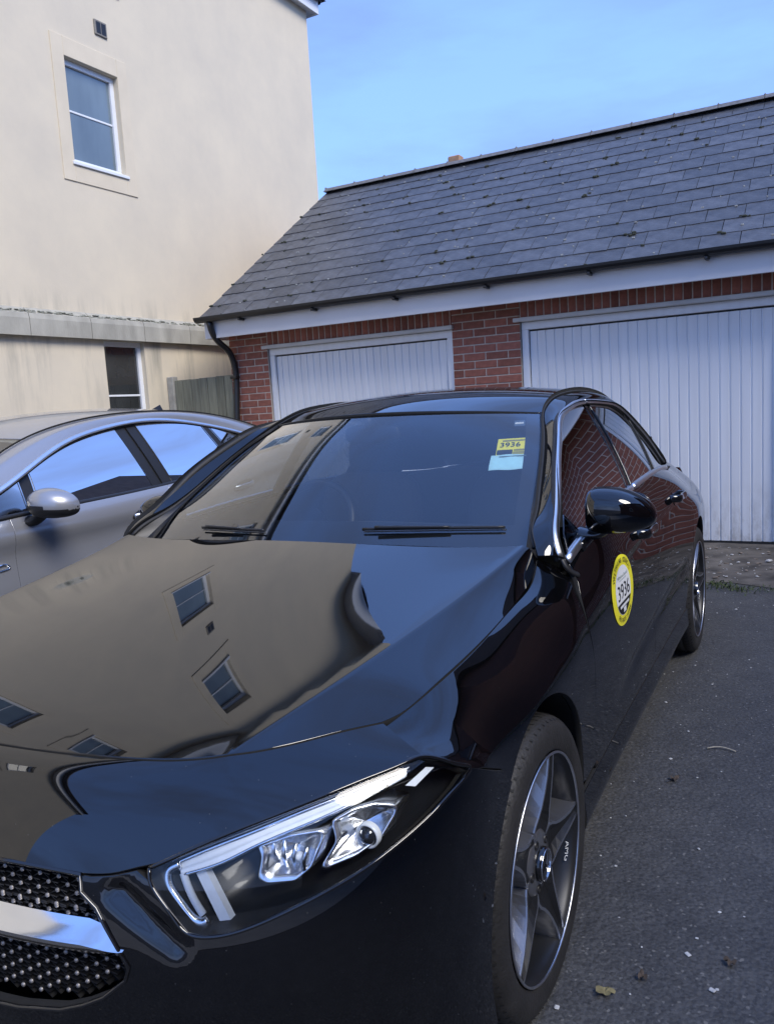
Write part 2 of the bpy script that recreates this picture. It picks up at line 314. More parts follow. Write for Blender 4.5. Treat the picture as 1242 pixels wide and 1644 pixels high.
# ================================================================== THE SETTING
DY = R(-1.039)                               # the buildings stand turned a degree from the car
def b2w(x, y): c, s = math.cos(DY), math.sin(DY); return c*x-s*y, s*x+c*y
def bthing(name, bx, by):
    X, Y = b2w(bx, by); o = empty(name, (X, Y, 0), DY); o['_b'] = (bx, by); return o
def bput(o, th): o.parent = th; o.location = (-th['_b'][0], -th['_b'][1], 0); return o
def stuccomat(name, base):
    m = mat(name, base, .85, bump=.12, bscale=90); t = m.node_tree; b = t.nodes['Principled BSDF']
    tcn = t.nodes.new('ShaderNodeTexCoord')
    big = t.nodes.new('ShaderNodeTexNoise'); big.inputs['Scale'].default_value = 1.3; big.inputs['Detail'].default_value = 12; big.inputs['Roughness'].default_value = .68
    st = t.nodes.new('ShaderNodeMapping'); st.inputs['Scale'].default_value = (4, 4, .5)
    sn = t.nodes.new('ShaderNodeTexNoise'); sn.inputs['Scale'].default_value = 1.3; sn.inputs['Detail'].default_value = 6; sn.inputs['Roughness'].default_value = .65
    t.links.new(tcn.outputs['Object'], big.inputs['Vector']); t.links.new(tcn.outputs['Object'], st.inputs['Vector']); t.links.new(st.outputs['Vector'], sn.inputs['Vector'])
    # rain streaks hang below the string course (z<2.2) and on the stretch just above it, as in the photo
    sp = t.nodes.new('ShaderNodeSeparateXYZ'); t.links.new(tcn.outputs['Object'], sp.inputs[0])
    r1 = t.nodes.new('ShaderNodeMapRange'); r1.inputs['From Min'].default_value = 1.0; r1.inputs['From Max'].default_value = 2.24; t.links.new(sp.outputs['Z'], r1.inputs['Value'])
    gt = t.nodes.new('ShaderNodeMath'); gt.operation = 'LESS_THAN'; gt.inputs[1].default_value = 2.26; t.links.new(sp.outputs['Z'], gt.inputs[0])
    r2 = t.nodes.new('ShaderNodeMapRange'); r2.inputs['From Min'].default_value = 2.75; r2.inputs['From Max'].default_value = 2.45; t.links.new(sp.outputs['Z'], r2.inputs['Value'])
    a = t.nodes.new('ShaderNodeMath'); a.operation = 'MULTIPLY'; t.links.new(r1.outputs[0], a.inputs[0]); t.links.new(gt.outputs[0], a.inputs[1])
    g2 = t.nodes.new('ShaderNodeMath'); g2.operation = 'GREATER_THAN'; g2.inputs[1].default_value = 2.26; t.links.new(sp.outputs['Z'], g2.inputs[0])
    a2 = t.nodes.new('ShaderNodeMath'); a2.operation = 'MULTIPLY'; t.links.new(r2.outputs[0], a2.inputs[0]); t.links.new(g2.outputs[0], a2.inputs[1])
    ad = t.nodes.new('ShaderNodeMath'); ad.operation = 'MAXIMUM'; t.links.new(a.outputs[0], ad.inputs[0]); t.links.new(a2.outputs[0], ad.inputs[1])
    sr = t.nodes.new('ShaderNodeMapRange'); sr.inputs['From Min'].default_value = .47; sr.inputs['From Max'].default_value = .85; t.links.new(sn.outputs['Fac'], sr.inputs['Value'])
    sb = t.nodes.new('ShaderNodeMath'); sb.operation = 'ADD'; sb.inputs[1].default_value = .03; t.links.new(ad.outputs[0], sb.inputs[0])
    sm = t.nodes.new('ShaderNodeMath'); sm.operation = 'MULTIPLY'; t.links.new(sr.outputs[0], sm.inputs[0]); t.links.new(sb.outputs[0], sm.inputs[1])
    mx1 = t.nodes.new('ShaderNodeMix'); mx1.data_type = 'RGBA'; mx1.inputs['A'].default_value = (*base, 1); mx1.inputs['B'].default_value = (base[0]*.88, base[1]*.89, base[2]*.92, 1)
    rb = t.nodes.new('ShaderNodeMapRange'); rb.inputs['From Min'].default_value = .35; rb.inputs['From Max'].default_value = .7; t.links.new(big.outputs['Fac'], rb.inputs['Value']); t.links.new(rb.outputs[0], mx1.inputs['Factor'])
    mx2 = t.nodes.new('ShaderNodeMix'); mx2.data_type = 'RGBA'; mx2.inputs['B'].default_value = (.20, .20, .17, 1); t.links.new(sm.outputs[0], mx2.inputs['Factor']); t.links.new(mx1.outputs['Result'], mx2.inputs['A'])
    t.links.new(mx2.outputs['Result'], b.inputs['Base Color']); return m
CREAM = stuccomat('cream_render', (.665,.585,.44))
BAND = mat('cream_band', (.64,.56,.42), .85, var=.06, scale=4, bump=.1, bscale=90)
STONE = mat('stained_stone', (.36,.345,.29), .9, var=.22, scale=7, bump=.25, bscale=60, stretch=(1,1,.4))
MOSS = mat('moss', (.035,.04,.028), .95, var=.5, scale=60, bump=.5, bscale=90)
UPVC = mat('white_upvc', (.72,.74,.76), .3, var=.03, scale=8)
DOORW = mat('white_garage_steel', (.76,.78,.80), .38, var=.05, scale=3, stretch=(6,1,.3))
def grime(m):
    t = m.node_tree; b = t.nodes['Principled BSDF']; src = b.inputs['Base Color'].links[0].from_socket; tcn = t.nodes.new('ShaderNodeTexCoord')
    mpn = t.nodes.new('ShaderNodeMapping'); mpn.inputs['Scale'].default_value = (3, 3, 1.2); n = t.nodes.new('ShaderNodeTexNoise'); n.inputs['Scale'].default_value = 3.5; n.inputs['Detail'].default_value = 9; n.inputs['Roughness'].default_value = .7
    t.links.new(tcn.outputs['Object'], mpn.inputs['Vector']); t.links.new(mpn.outputs['Vector'], n.inputs['Vector'])
    sp = t.nodes.new('ShaderNodeSeparateXYZ'); t.links.new(tcn.outputs['Object'], sp.inputs[0]); z = t.nodes.new('ShaderNodeMapRange'); z.inputs['From Min'].default_value = .55; z.inputs['From Max'].default_value = .03; t.links.new(sp.outputs['Z'], z.inputs['Value'])
    r = t.nodes.new('ShaderNodeMapRange'); r.inputs['From Min'].default_value = .44; r.inputs['From Max'].default_value = .78; t.links.new(n.outputs['Fac'], r.inputs['Value'])
    a = t.nodes.new('ShaderNodeMath'); a.operation = 'MULTIPLY_ADD'; a.inputs[2].default_value = .0; t.links.new(r.outputs[0], a.inputs[0]); t.links.new(z.outputs[0], a.inputs[1])
    x = t.nodes.new('ShaderNodeMix'); x.data_type = 'RGBA'; x.inputs['B'].default_value = (.22, .19, .15, 1); t.links.new(a.outputs[0], x.inputs['Factor']); t.links.new(src, x.inputs['A']); t.links.new(x.outputs['Result'], b.inputs['Base Color'])
grime(DOORW)
FASC = mat('white_fascia_board', (.68,.69,.71), .4, var=.06, scale=5, stretch=(.4,1,1))
BRICK = mat('red_brick', (.27,.10,.07), .85, var=.22, scale=25, bump=.3, bscale=70, rand=.28)
MORT = mat('mortar', (.46,.40,.34), .95, var=.15, scale=40, bump=.3, bscale=120)
SLATE = mat('blue_grey_slate', (.064,.069,.081), .48, var=.42, scale=9, bump=.45, bscale=30, rand=.20, stretch=(1,1,1))
RIDGE = mat('ridge_tile', (.12,.12,.125), .8, var=.4, scale=25, bump=.4, bscale=60)
PVCB = mat('black_gutter_pvc', (.014,.015,.017), .38, var=.2, scale=20)
WOODF = mat('weathered_fence_wood', (.19,.19,.14), .9, var=.3, scale=5, bump=.3, bscale=25, rand=.18, stretch=(9,9,.7))
ROOFT = mat('house_roof_tiles', (.10,.075,.065), .8, var=.2, scale=6, bump=.3, bscale=20)
WGLASS = mat('window_glass', (.13,.17,.19), .045, 0, .6, .02, .8, var=.35, scale=1.4, stretch=(1,1.5,.5))
DGLASS = mat('dark_window_glass', (.035,.038,.04), .03, 0, .6, .02, .8, var=.5, scale=2.2)
VENTM = mat('vent_plastic', (.20,.185,.16), .7, var=.15, scale=30)

def asphalt():
    m = mat('asphalt', (.05,.05,.052), .78); t = m.node_tree; b = t.nodes['Principled BSDF']
    tcn = t.nodes.new('ShaderNodeTexCoord')
    def noise(s, d=5, r=.6):
        n = t.nodes.new('ShaderNodeTexNoise'); n.inputs['Scale'].default_value = s; n.inputs['Detail'].default_value = d; n.inputs['Roughness'].default_value = r; t.links.new(tcn.outputs['Object'], n.inputs['Vector']); return n
    big, mid, fine = noise(.9), noise(7), noise(240, 3)
    vo = t.nodes.new('ShaderNodeTexVoronoi'); vo.inputs['Scale'].default_value = 150; t.links.new(tcn.outputs['Object'], vo.inputs['Vector'])
    vb = t.nodes.new('ShaderNodeTexVoronoi'); vb.inputs['Scale'].default_value = 75; t.links.new(tcn.outputs['Object'], vb.inputs['Vector'])
    cr = t.nodes.new('ShaderNodeValToRGB'); cr.color_ramp.elements[0].color = (.038,.039,.042,1); cr.color_ramp.elements[1].color = (.074,.074,.074,1); cr.color_ramp.elements[0].position = .3; cr.color_ramp.elements[1].position = .72
    mxn = t.nodes.new('ShaderNodeMath'); mxn.operation = 'MULTIPLY_ADD'; mxn.inputs[1].default_value = .45
    ad = t.nodes.new('ShaderNodeMath'); ad.operation = 'MULTIPLY'; ad.inputs[1].default_value = .55
    t.links.new(mid.outputs['Fac'], ad.inputs[0]); t.links.new(big.outputs['Fac'], mxn.inputs[0]); t.links.new(ad.outputs[0], mxn.inputs[2]); t.links.new(mxn.outputs[0], cr.inputs['Fac'])
    # aggregate: each chip its own grey, a few pale ones
    hs = t.nodes.new('ShaderNodeMapRange'); sepc = t.nodes.new('ShaderNodeSeparateColor'); t.links.new(vo.outputs['Color'], sepc.inputs[0]); t.links.new(sepc.outputs[0], hs.inputs['Value'])
    hs.inputs['To Min'].default_value = .68; hs.inputs['To Max'].default_value = 1.32
    mul = t.nodes.new('ShaderNodeMix'); mul.data_type = 'RGBA'; mul.blend_type = 'MULTIPLY'; mul.inputs['Factor'].default_value = 1
    t.links.new(cr.outputs['Color'], mul.inputs['A']); t.links.new(hs.outputs['Result'], mul.inputs['B'])
    pg = t.nodes.new('ShaderNodeMath'); pg.operation = 'GREATER_THAN'; pg.inputs[1].default_value = .985; t.links.new(sepc.outputs[1], pg.inputs[0])
    pl = t.nodes.new('ShaderNodeMix'); pl.data_type = 'RGBA'; pl.inputs['B'].default_value = (.13,.128,.122,1); t.links.new(pg.outputs[0], pl.inputs['Factor']); t.links.new(mul.outputs['Result'], pl.inputs['A'])
    t.links.new(pl.outputs['Result'], b.inputs['Base Color'])
    b1 = t.nodes.new('ShaderNodeBump'); b1.inputs['Strength'].default_value = .9; b1.inputs['Distance'].default_value = .004; t.links.new(vb.outputs['Distance'], b1.inputs['Height']); b1.invert = True
    b2 = t.nodes.new('ShaderNodeBump'); b2.inputs['Strength'].default_value = .5; b2.inputs['Distance'].default_value = .004; t.links.new(fine.outputs['Fac'], b2.inputs['Height']); t.links.new(b1.outputs['Normal'], b2.inputs['Normal'])
    t.links.new(b2.outputs['Normal'], b.inputs['Normal']); return m
ASPH = asphalt()
V, F = boxv(-300, 300, -300, 300, -.2, 0)
tag(mk('ground', [(-300,-300,0),(300,-300,0),(300,300,0),(-300,300,0)], [(0,1,2,3)], ASPH, smooth=False), kind='structure')
CONC = mat('dirty_concrete', (.085,.076,.066), .9, var=.75, scale=5.5, bump=.5, bscale=40)
ap = MB(); nx, ny = 60, 16
gx = np.linspace(-4.4, 9, nx); AV = []; 
for j in range(ny):
    for i in range(nx):
        y = 4.22+(5.80-4.22)*j/(ny-1)
        if j == 0: y += .07*math.sin(i*1.7)+.05*math.sin(i*.61+1)
        X, Y = b2w(gx[i], y); AV.append((X, Y, .004 if j == 0 else .010+.012*rng.random()*(j > 1)))
tag(mk('concrete_apron', AV, gridfaces(ny, nx), CONC), kind='structure')

STRIP = mat('pale_strip', (.30,.29,.27), .85, var=.15, scale=3, bump=.2, bscale=60)  # unseen pale strip added so the bumper has something bright to reflect
tag(mk('added_pale_strip', [(-14,-4.3,.004),(14,-4.3,.004),(14,-2.3,.004),(-14,-2.3,.004)], [(0,1,2,3)], STRIP, smooth=False), kind='structure')
# ------------------------------------------------------------------ cream house
HX = -5.46
house = bthing('rendered_house', -8.5, 2.0); tag(house, 'tall cream rendered house with white windows left of the garage', 'house')
def wallgrid(ys, zs, holes, x, depth):
    """wall in plane x facing +x with rectangular openings and their reveals"""
    mb = MB(); ys = sorted(set(ys+[h[0] for h in holes]+[h[1] for h in holes])); zs = sorted(set(zs+[h[2] for h in holes]+[h[3] for h in holes]))
    for a, b in zip(ys, ys[1:]):
        for c, d in zip(zs, zs[1:]):
            if any(h[0] <= a and b <= h[1] and h[2] <= c and d <= h[3] for h in holes): continue
            mb.add([(x,a,c),(x,b,c),(x,b,d),(x,a,d)], [(0,1,2,3)])
    for a, b, c, d in holes:
        e = x-depth
        mb.add([(x,a,c),(e,a,c),(e,a,d),(x,a,d)], [(0,1,2,3)]); mb.add([(x,b,c),(x,b,d),(e,b,d),(e,b,c)], [(0,1,2,3)])
        mb.add([(x,a,d),(e,a,d),(e,b,d),(x,b,d)], [(0,1,2,3)]); mb.add([(x,a,c),(x,b,c),(e,b,c),(e,a,c)], [(0,1,2,3)])
    return mb
EV = 7.22
wins = [(4.66,5.37,4.04,5.08,1),(4.66,5.37,6.12,6.78,1),(4.80,5.39,1.05,2.232,0),(1.2,1.9,4.04,5.08,1),(1.2,1.9,6.12,6.78,1),(-2.6,-1.6,4.0,5.1,1),(-2.6,-1.6,6.12,6.78,1),(1.0,2.0,1.0,2.1,0)]
mb = wallgrid([-9., 9.33], [0., EV], [q[:4] for q in wins], HX, .115)
mb.add([(HX,9.33,0),(-12,9.33,0),(-12,9.33,EV),(HX,9.33,EV)], [(0,1,2,3)]); mb.add([(HX,-9,0),(HX,-9,EV),(-12,-9,EV),(-12,-9,0)], [(0,1,2,3)])
mb.add([(-12,-9,0),(-12,-9,EV),(-12,9.33,EV),(-12,9.33,0)], [(0,1,2,3)])
bput(mb.build('wall', CREAM), house)
for a, b, c, d, tp in wins:
    fx = HX-.085; f = MB(); t = .055
    f.box(fx-.03, fx+.03, a, b, c, c+t, bv=.004); f.box(fx-.03, fx+.03, a, b, d-t, d, bv=.004); f.box(fx-.031, fx+.029, a, a+t, c+t, d-t, bv=.004); f.box(fx-.031, fx+.029, b-t, b, c+t, d-t, bv=.004)
    wi = bput(f.build('window', UPVC), house)
    g = MB(); g.box(fx-.006, fx+.002, a+t, b-t, c+t, d-t); o = g.build('pane', WGLASS if tp else DGLASS, wi)
    zc = (c+d)/2 + (.02 if tp else .0)
    MB().box(fx-.012, fx+.012, a+t, b-t, zc-.011, zc+.011, bv=.003).build('glazing_bar', UPVC, wi)
    if tp:
        MB().box(HX-.06, HX+.03, a-.03, b+.03, c-.028, c+.006, bv=.005).build('sill', UPVC, wi)
        A, B, C_, D_ = a-.155, b+.145, c-.195, d+.19; P = .012
        s = MB()
        s.box(HX-.01, HX+P, A, a-.002, C_, D_, bv=.003); s.box(HX-.01, HX+P, b+.002, B, C_, D_, bv=.003); s.box(HX-.01, HX+P-.001, a-.002, b+.002, d+.002, D_, bv=.003); s.box(HX-.01, HX+P-.001, a-.002, b+.002, C_, c-.03, bv=.003)
        bput(s.build('window_surround', BAND), house)
    else:
        MB().box(HX-.06, HX+.03, a-.03, b+.03, c-.04, c+.006, bv=.005).build('sill', UPVC, wi)
# string course: stone blocks with a weathered sloping top
y = -9.0; k = 0
while y < 9.2:
    L = min(.755, 9.3-y); j = .004
    V = []
    for yy in (y+j, y+L-j):
        V += [(HX-.02,yy,2.236),(HX+.075,yy,2.236),(HX+.078,yy,2.40),(HX+.066,yy,2.45),(HX-.02,yy,2.53)]
    F = [(0,1,6,5),(1,2,7,6),(2,3,8,7),(3,4,9,8),(0,4,3,2,1),(5,6,7,8,9)]
    bput(mk('stone', V, [f[::-1] for f in F], STONE, smooth=False), house); y += .755; k += 1
# lichen crust along the top of the string course
mb = MB()
for i in range(520):
    yy = rng.uniform(1.5, 8.5); r = rng.uniform(.006, .02); z = 2.462+rng.uniform(-.012, .02)
    V, F = bevbox(HX+.03-r, HX+.055+r*.5, yy-r*1.6, yy+r*1.6, z-r*.4, z+r*.5, r*.3); mb.add(V, F)
LICH = mat('lichen', (.28,.28,.23), .95, var=.6, scale=30)
bput(tag(mb.build('lichen_crust', LICH), kind='stuff'), house)
for (a, z) in ((5.11,5.44),(-.1,4.6),(.3,4.6)):
    v = MB(); v.box(HX-.01, HX+.018, a, a+.17, z, z+.155, bv=.006); vo = bput(v.build('air_vent', VENTM), house)
    for q in range(2):
        MB().box(HX+.012, HX+.0195, a+.02+q*.07, a+.08+q*.07, z+.02, z+.135).build('louvre', SATB, vo)
# eaves: soffit, fascia, black gutter, roof
E_ = MB(); E_.box(-12.3, HX+.10, -9.3, 9.46, EV, EV+.03); bput(E_.build('soffit', UPVC), house)
E_ = MB(); E_.box(HX+.10, HX+.124, -9.3, 9.486, EV-.03, EV+.21, bv=.004); bput(E_.build('fascia', UPVC), house)
E_ = MB(); E_.box(HX-.55, HX+.099, 9.46, 9.484, EV-.03, EV+.21, bv=.004); E_.box(-12.3, HX-.55, 9.46, 9.484, EV-.03, EV+.21, bv=.004); bput(E_.build('end_fascia', UPVC), house)
gp = [(math.cos(a)*.058, -math.sin(a)*.058) for a in np.linspace(0, math.pi, 9)]
def gutter(P0, P1, side):
    P0 = np.array(P0); P1 = np.array(P1); V = []
    for p in (P0, P1):
        for u, z in gp: V.append(p+np.array(side)*u+np.array([0,0,z]))
        for u, z in gp[::-1]: V.append(p+np.array(side)*u*.93+np.array([0,0,z*.93]))
    n = len(gp)*2; F = [(i, (i+1) % n, n+(i+1) % n, n+i) for i in range(n)]+[tuple(range(n))[::-1], tuple(range(n, 2*n))]
    return V, F
V, F = gutter((HX+.185,-9.3,EV+.20), (HX+.185,9.50,EV+.20), (1,0,0)); bput(mk('gutter', V, F, PVCB, smooth=False), house)
V, F = gutter((-12,9.545,EV+.20), (HX+.1,9.545,EV+.20), (0,1,0)); bput(mk('gutter', V, F, PVCB, smooth=False), house)
rx = (HX+.26-12.3)/2
V = [(HX+.17,-9.35,EV+.21),(HX+.17,9.65,EV+.21),(-12.4,9.65,EV+.21),(-12.4,-9.35,EV+.21),(rx,-5.5,EV+3.2),(rx,5.8,EV+3.2)]
bput(mk('roof', V, [(0,1,5,4),(1,2,5),(2,3,4,5),(3,0,4)], ROOFT, smooth=False), house)

# ------------------------------------------------------------------ fence between house and garage
fence = bthing('fence', -4.97, 5.74); tag(fence, 'weathered grey wooden fence panel between cream house and brick garage', 'fence')
x = HX+.10; k = 0
bput(MB().box(HX+.004, HX+.095, 5.70, 5.79, 0, 1.84, bv=.006).build('post', mat('pale_post', (.34,.33,.29), .9, var=.2, scale=12), None), fence)
while x < -4.53:
    wd = .118+rng.uniform(-.008, .008); z = 1.80+rng.uniform(-.008, .008)
    bput(MB().box(x, min(x+wd, -4.503), 5.725+rng.uniform(-.004,.004), 5.747, .04, z, bv=.003).build('board', WOODF), fence); x += wd+.004
for z in (.35, 1.0, 1.6): bput(MB().box(HX+.10, -4.503, 5.752, 5.79, z, z+.07, bv=.003).build('rail', WOODF), fence)

# ------------------------------------------------------------------ brick garage row
GY, GL, GR = 5.71, -4.49, 3.10
gar = bthing('garage', -1.3, 6.2); tag(gar, 'red brick garage row with slate roof and white ribbed doors', 'garage')
doors = [(-3.96, -1.79), (-1.08, 1.09)]
DH = 2.03
c = MB()
for a, b in ((GL, -3.97), (-1.78, -1.09), (1.10, GR)): c.box(a+.004, b-.004, GY+.0045, GY+.22, 0, 2.30)
for a, b in doors: c.box(a-.012, b+.012, GY+.0055, GY+.219, DH+.045, 2.30)
c.box(GL+.008, GL+.22, GY+.221, 10.8, 0, 2.30); c.box(GR-.22, GR-.008, GY+.221, 10.8, 0, 2.30); c.box(GL+.22, GR-.22, 10.6, 10.8, 0, 2.30)
bput(c.build('wall', MORT), gar)
bput(MB().box(GL+.25, GR-.25, GY+.30, 10.5, .002, 2.28).build('interior', WELL), gar)
bmesh_cache = {}
def brick(x0, x1, z0, z1, y0=GY, parent=None):
    key = (round(x1-x0, 4), round(z1-z0, 4))
    if key not in bmesh_cache:
        V, F = bevbox(-key[0]/2, key[0]/2, 0, .1, -key[1]/2, key[1]/2, .004); me = bpy.data.meshes.new('brick'); me.from_pydata(V, [], F); me.materials.append(BRICK); bmesh_cache[key] = me
    o = bpy.data.objects.new('brick', bmesh_cache[key]); COL.objects.link(o); o.parent = gar
    o.location = ((x0+x1)/2-gar['_b'][0], y0-gar['_b'][1]+rng.uniform(-.002, .002), (z0+z1)/2); return o
def pier(a, b, joined=False):
    mb = MB()
    for r in range(30):
        z0 = r*.075+.005; z1 = z0+.065
        if z1 > 2.27: break
        x = a; first = True
        while x < b-.02:
            L = .215 if not (first and r % 2) else .1025
            x1 = min(x+L, b)
            if b-x1 < .05: x1 = b
            if x1-x > .03:
                if joined: V, F = bevbox(x, x1, GY, GY+.1, z0, z1, .004); mb.add(V, F)
                else: brick(x, x1, z0, z1)
            x = x1+.01; first = False
    if joined: bput(tag(mb.build('brickwork', BRICK), kind='stuff'), gar)
pier(GL, -3.975); pier(-1.775, -1.095); pier(1.105, GR, True)
for a, b in doors:
    x = a-.01
    while x < min(b, 1.3): 
        brick(x+.005, min(x+.070, b+.012), DH+.055, DH+.27, GY+.001); x += .075
for a, b in doors:                                # door leaf, frame, lintel strip
    d = empty('garage_door', (0,0,0)); bput(d, gar)
    fr = MB(); fr.box(a-.008, a+.055, GY+.03, GY+.10, 0, DH-.06, bv=.004); fr.box(b-.055, b+.008, GY+.03, GY+.10, 0, DH-.06, bv=.004); fr.box(a-.008, b+.008, GY+.029, GY+.10, DH-.06, DH+.01, bv=.004)
    fr.build('frame', DOORW, d)
    MB().box(a-.07, b+.03, GY-.035, GY+.04, DH+.012, DH+.05, bv=.005).build('lintel', mat('lintel_steel', (.55,.55,.54), .5, var=.1, scale=6), d)
    # pressed steel leaf: narrow grooves between flat ribs
    prof = []; x = a+.062; e = b-.062; n = int(round((e-x)/.0815)); pw = (e-x)/n
    for i in range(n):
        s = x+i*pw; prof += [(s, .0), (s+pw*.74, .0), (s+pw*.80, .009), (s+pw*.93, .009), (s+pw*.99, 0.)]
    prof.append((e, 0)); Y0 = GY+.062; z0, z1 = .035, DH-.075
    V = [(q, Y0+w_, z0) for q, w_ in prof]+[(q, Y0+w_, z1) for q, w_ in prof]; n = len(prof)
    mk('leaf', V, [(i, i+1, n+i+1, n+i) for i in range(n-1)], DOORW, d, smooth=False)
    MB().box(a+.06, b-.06, GY+.055, GY+.085, .0, .036).build('bottom_seal', RUB, d)
    MB().box(a+.05, b-.05, GY+.075, GY+.09, .03, DH-.05).build('backing', SATB, d)
    MB().box((a+b)/2-.05, (a+b)/2+.05, GY+.03, GY+.062, .92, .95, bv=.006).build('handle', SATB, d)
# eaves
EY, EZ = 5.40, 2.415; RY, RZ = 8.20, 4.26; VX = -4.60
bput(MB().box(VX+.02, GR, 5.425, 5.449, 2.19, 2.385, bv=.003).build('fascia', FASC), gar)
bput(MB().box(VX+.04, GR, 5.449, GY+.1, 2.285, 2.30).build('soffit', FASC), gar)
# boxed end of the eaves
bput(MB().add([(VX+.02,5.449,2.19),(VX+.02,5.80,2.19),(VX+.02,5.80,2.62),(VX+.02,5.449,2.385),(VX+.05,5.449,2.19),(VX+.05,5.80,2.19),(VX+.05,5.80,2.62),(VX+.05,5.449,2.385)],[(0,3,2,1),(4,5,6,7),(0,1,5,4),(1,2,6,5),(2,3,7,6)]).build('eaves_box', FASC), gar)
V, F = gutter((VX-.03,5.365,2.415), (GR,5.365,2.415), (0,1,0)); bput(mk('gutter', V, F, PVCB, smooth=False), gar)
for x in np.arange(VX+.55, GR, .92): bput(MB().box(x, x+.03, 5.33, 5.424, 2.335, 2.362, bv=.005).build('gutter_bracket', PVCB), gar)
dp = [(-4.46,5.37,2.36),(-4.46,5.40,2.26),(-4.445,5.50,2.14),(-4.42,5.62,2.04),(-4.415,5.665,1.95),(-4.415,5.668,1.5),(-4.415,5.668,.15)]
bput(tube('downpipe', curve(dp, 60), .034, PVCB, None, 12), gar)
for z in (1.75, .9): bput(MB().box(-4.46, -4.37, 5.63, 5.709, z, z+.035, bv=.008).build('pipe_clip', PVCB), gar)
# slated roof: board under, then every slate, ridge tiles
sl = math.atan2(RZ-EZ, RY-EY); SLn = math.hypot(RY-EY, RZ-EZ); cs, sn = math.cos(sl), math.sin(sl)
def rp_(x, s, h): return (x, EY+s*cs-h*sn, EZ+s*sn+h*cs)
bput(mk('roof_deck', [rp_(VX+.02,0.03,-.012),rp_(GR,0.03,-.012),rp_(GR,SLn,-.012),rp_(VX+.02,SLn,-.012),(VX+.02,2*RY-EY,EZ),(GR,2*RY-EY,EZ)], [(0,1,2,3),(3,2,5,4)], SLATE, smooth=False), gar)
bput(mk('gable', [(VX+.10,GY+.1,2.2),(VX+.10,10.8,2.2),(VX+.10,10.8,2.45),(VX+.10,RY,RZ-.06),(VX+.10,GY+.1,2.55)], [(0,4,3,2,1)], BRICK, smooth=False), gar)
rows = 13; ga = (SLn-.02)/rows; sw = .30
smesh = {}
def slate_me(wd, v):
    key = (round(wd, 3), v)
    if key not in smesh:
        r2 = np.random.default_rng(v+50); L = ga+.07; n = 6; V = []; 
        for i in range(n+1):                       # ragged lower edge
            x = -wd/2+wd*i/n; e = r2.uniform(-.005, .004); V += [(x, e, 0), (x, e, .0075), (x, L, .0075), (x, L, 0)]
        F = []
        for i in range(n):
            a = i*4; b = a+4; F += [(a, b, b+1, a+1), (a+1, b+1, b+2, a+2)]
        F += [(0,1,2,3), (n*4+3, n*4+2, n*4+1, n*4)]
        me = bpy.data.meshes.new('slate'); me.from_pydata(V, [], F); me.materials.append(SLATE); smesh[key] = me
    return smesh[key]
moss_sp = []; rest = MB()
for r in range(rows):
    x = VX-(sw/2 if r % 2 else 0)
    while x < GR-.02:
        x0 = max(x, VX); x1 = min(x+sw, GR)
        if x0 > 1.62:
            p = rp_(0, -.03+r*ga, .011); me_ = slate_me(x1-x0-.005, 0) if x1-x0 > .05 else None
            if me_: rest.add([((x0+x1)/2+v.co.x, p[1]+v.co.y*cs-v.co.z*sn, p[2]+v.co.y*sn+v.co.z*cs) for v in me_.vertices], [tuple(q.vertices) for q in me_.polygons])
        elif x1-x0 > .05:
            o = bpy.data.objects.new('slate', slate_me(x1-x0-.005, int(rng.integers(4)))); COL.objects.link(o); o.parent = gar
            p = rp_((x0+x1)/2, -.03+r*ga+rng.uniform(-.004, .004), .011+rng.uniform(0, .003)); o.location = (p[0]-gar['_b'][0], p[1]-gar['_b'][1], p[2])
            o.rotation_euler = (sl-.025+rng.uniform(-.006,.006), 0, rng.uniform(-.006, .006))
            if rng.random() < .33: moss_sp.append((x0+rng.uniform(0, .02), -.03+r*ga+rng.uniform(-.02, .03)))
        x += sw
bput(tag(rest.build('slates_beyond', SLATE), kind='stuff'), gar)
mb = MB()
for x, s in moss_sp:
    for q in range(int(rng.integers(1, 5))):
        a = rng.uniform(.006, .02); X, Y, Z = rp_(x+rng.normal(0, .018), s+rng.normal(0, .012), .022); V, F = bevbox(X-a, X+a, Y-a*.8, Y+a*.8, Z-.012, Z+a*.45, a*.35); mb.add(V, F)
bput(tag(mb.build('moss_clumps', MOSS), kind='stuff'), gar)
mb = MB()
for i in range(150):
    X, Y, Z = rp_(rng.uniform(-4.4, 1.5), rng.uniform(.02, SLn-.1), .021); a = rng.uniform(.003, .010); mb.add(*bevbox(X-a*1.3, X+a*1.3, Y-a, Y+a, Z-.01, Z+.003, .002))
bput(tag(mb.build('lichen_spots', mat('pale_lichen', (.30,.31,.30), .9, var=.4, scale=60)), kind='stuff'), gar)
x = VX
while x < GR-.05:
    L = min(.45, GR-x); V = []; ang = np.linspace(-1, 1, 7)
    for xx in (x+.003, x+L-.003):
        for a in ang: V.append((xx, RY+a*.115, RZ+.065-.07*abs(a)**1.5+rng.uniform(-.001,.001)))
    F = [(i, i+1, 8+i, 7+i) for i in range(6)]+[tuple(range(7))[::-1], tuple(range(7, 14))]
    bput(mk('ridge_tile', V, F, RIDGE, smooth=False), gar); 
    m_ = MB(); m_.box(x-.010, x+.010, RY-.06, RY+.06, RZ+.0, RZ+.0665, bv=.012); bput(m_.build('ridge_mortar', mat('pale_mortar', (.17,.165,.16), .95, var=.4, scale=40) if x == VX else bpy.data.materials['pale_mortar']), gar)
    x += .45

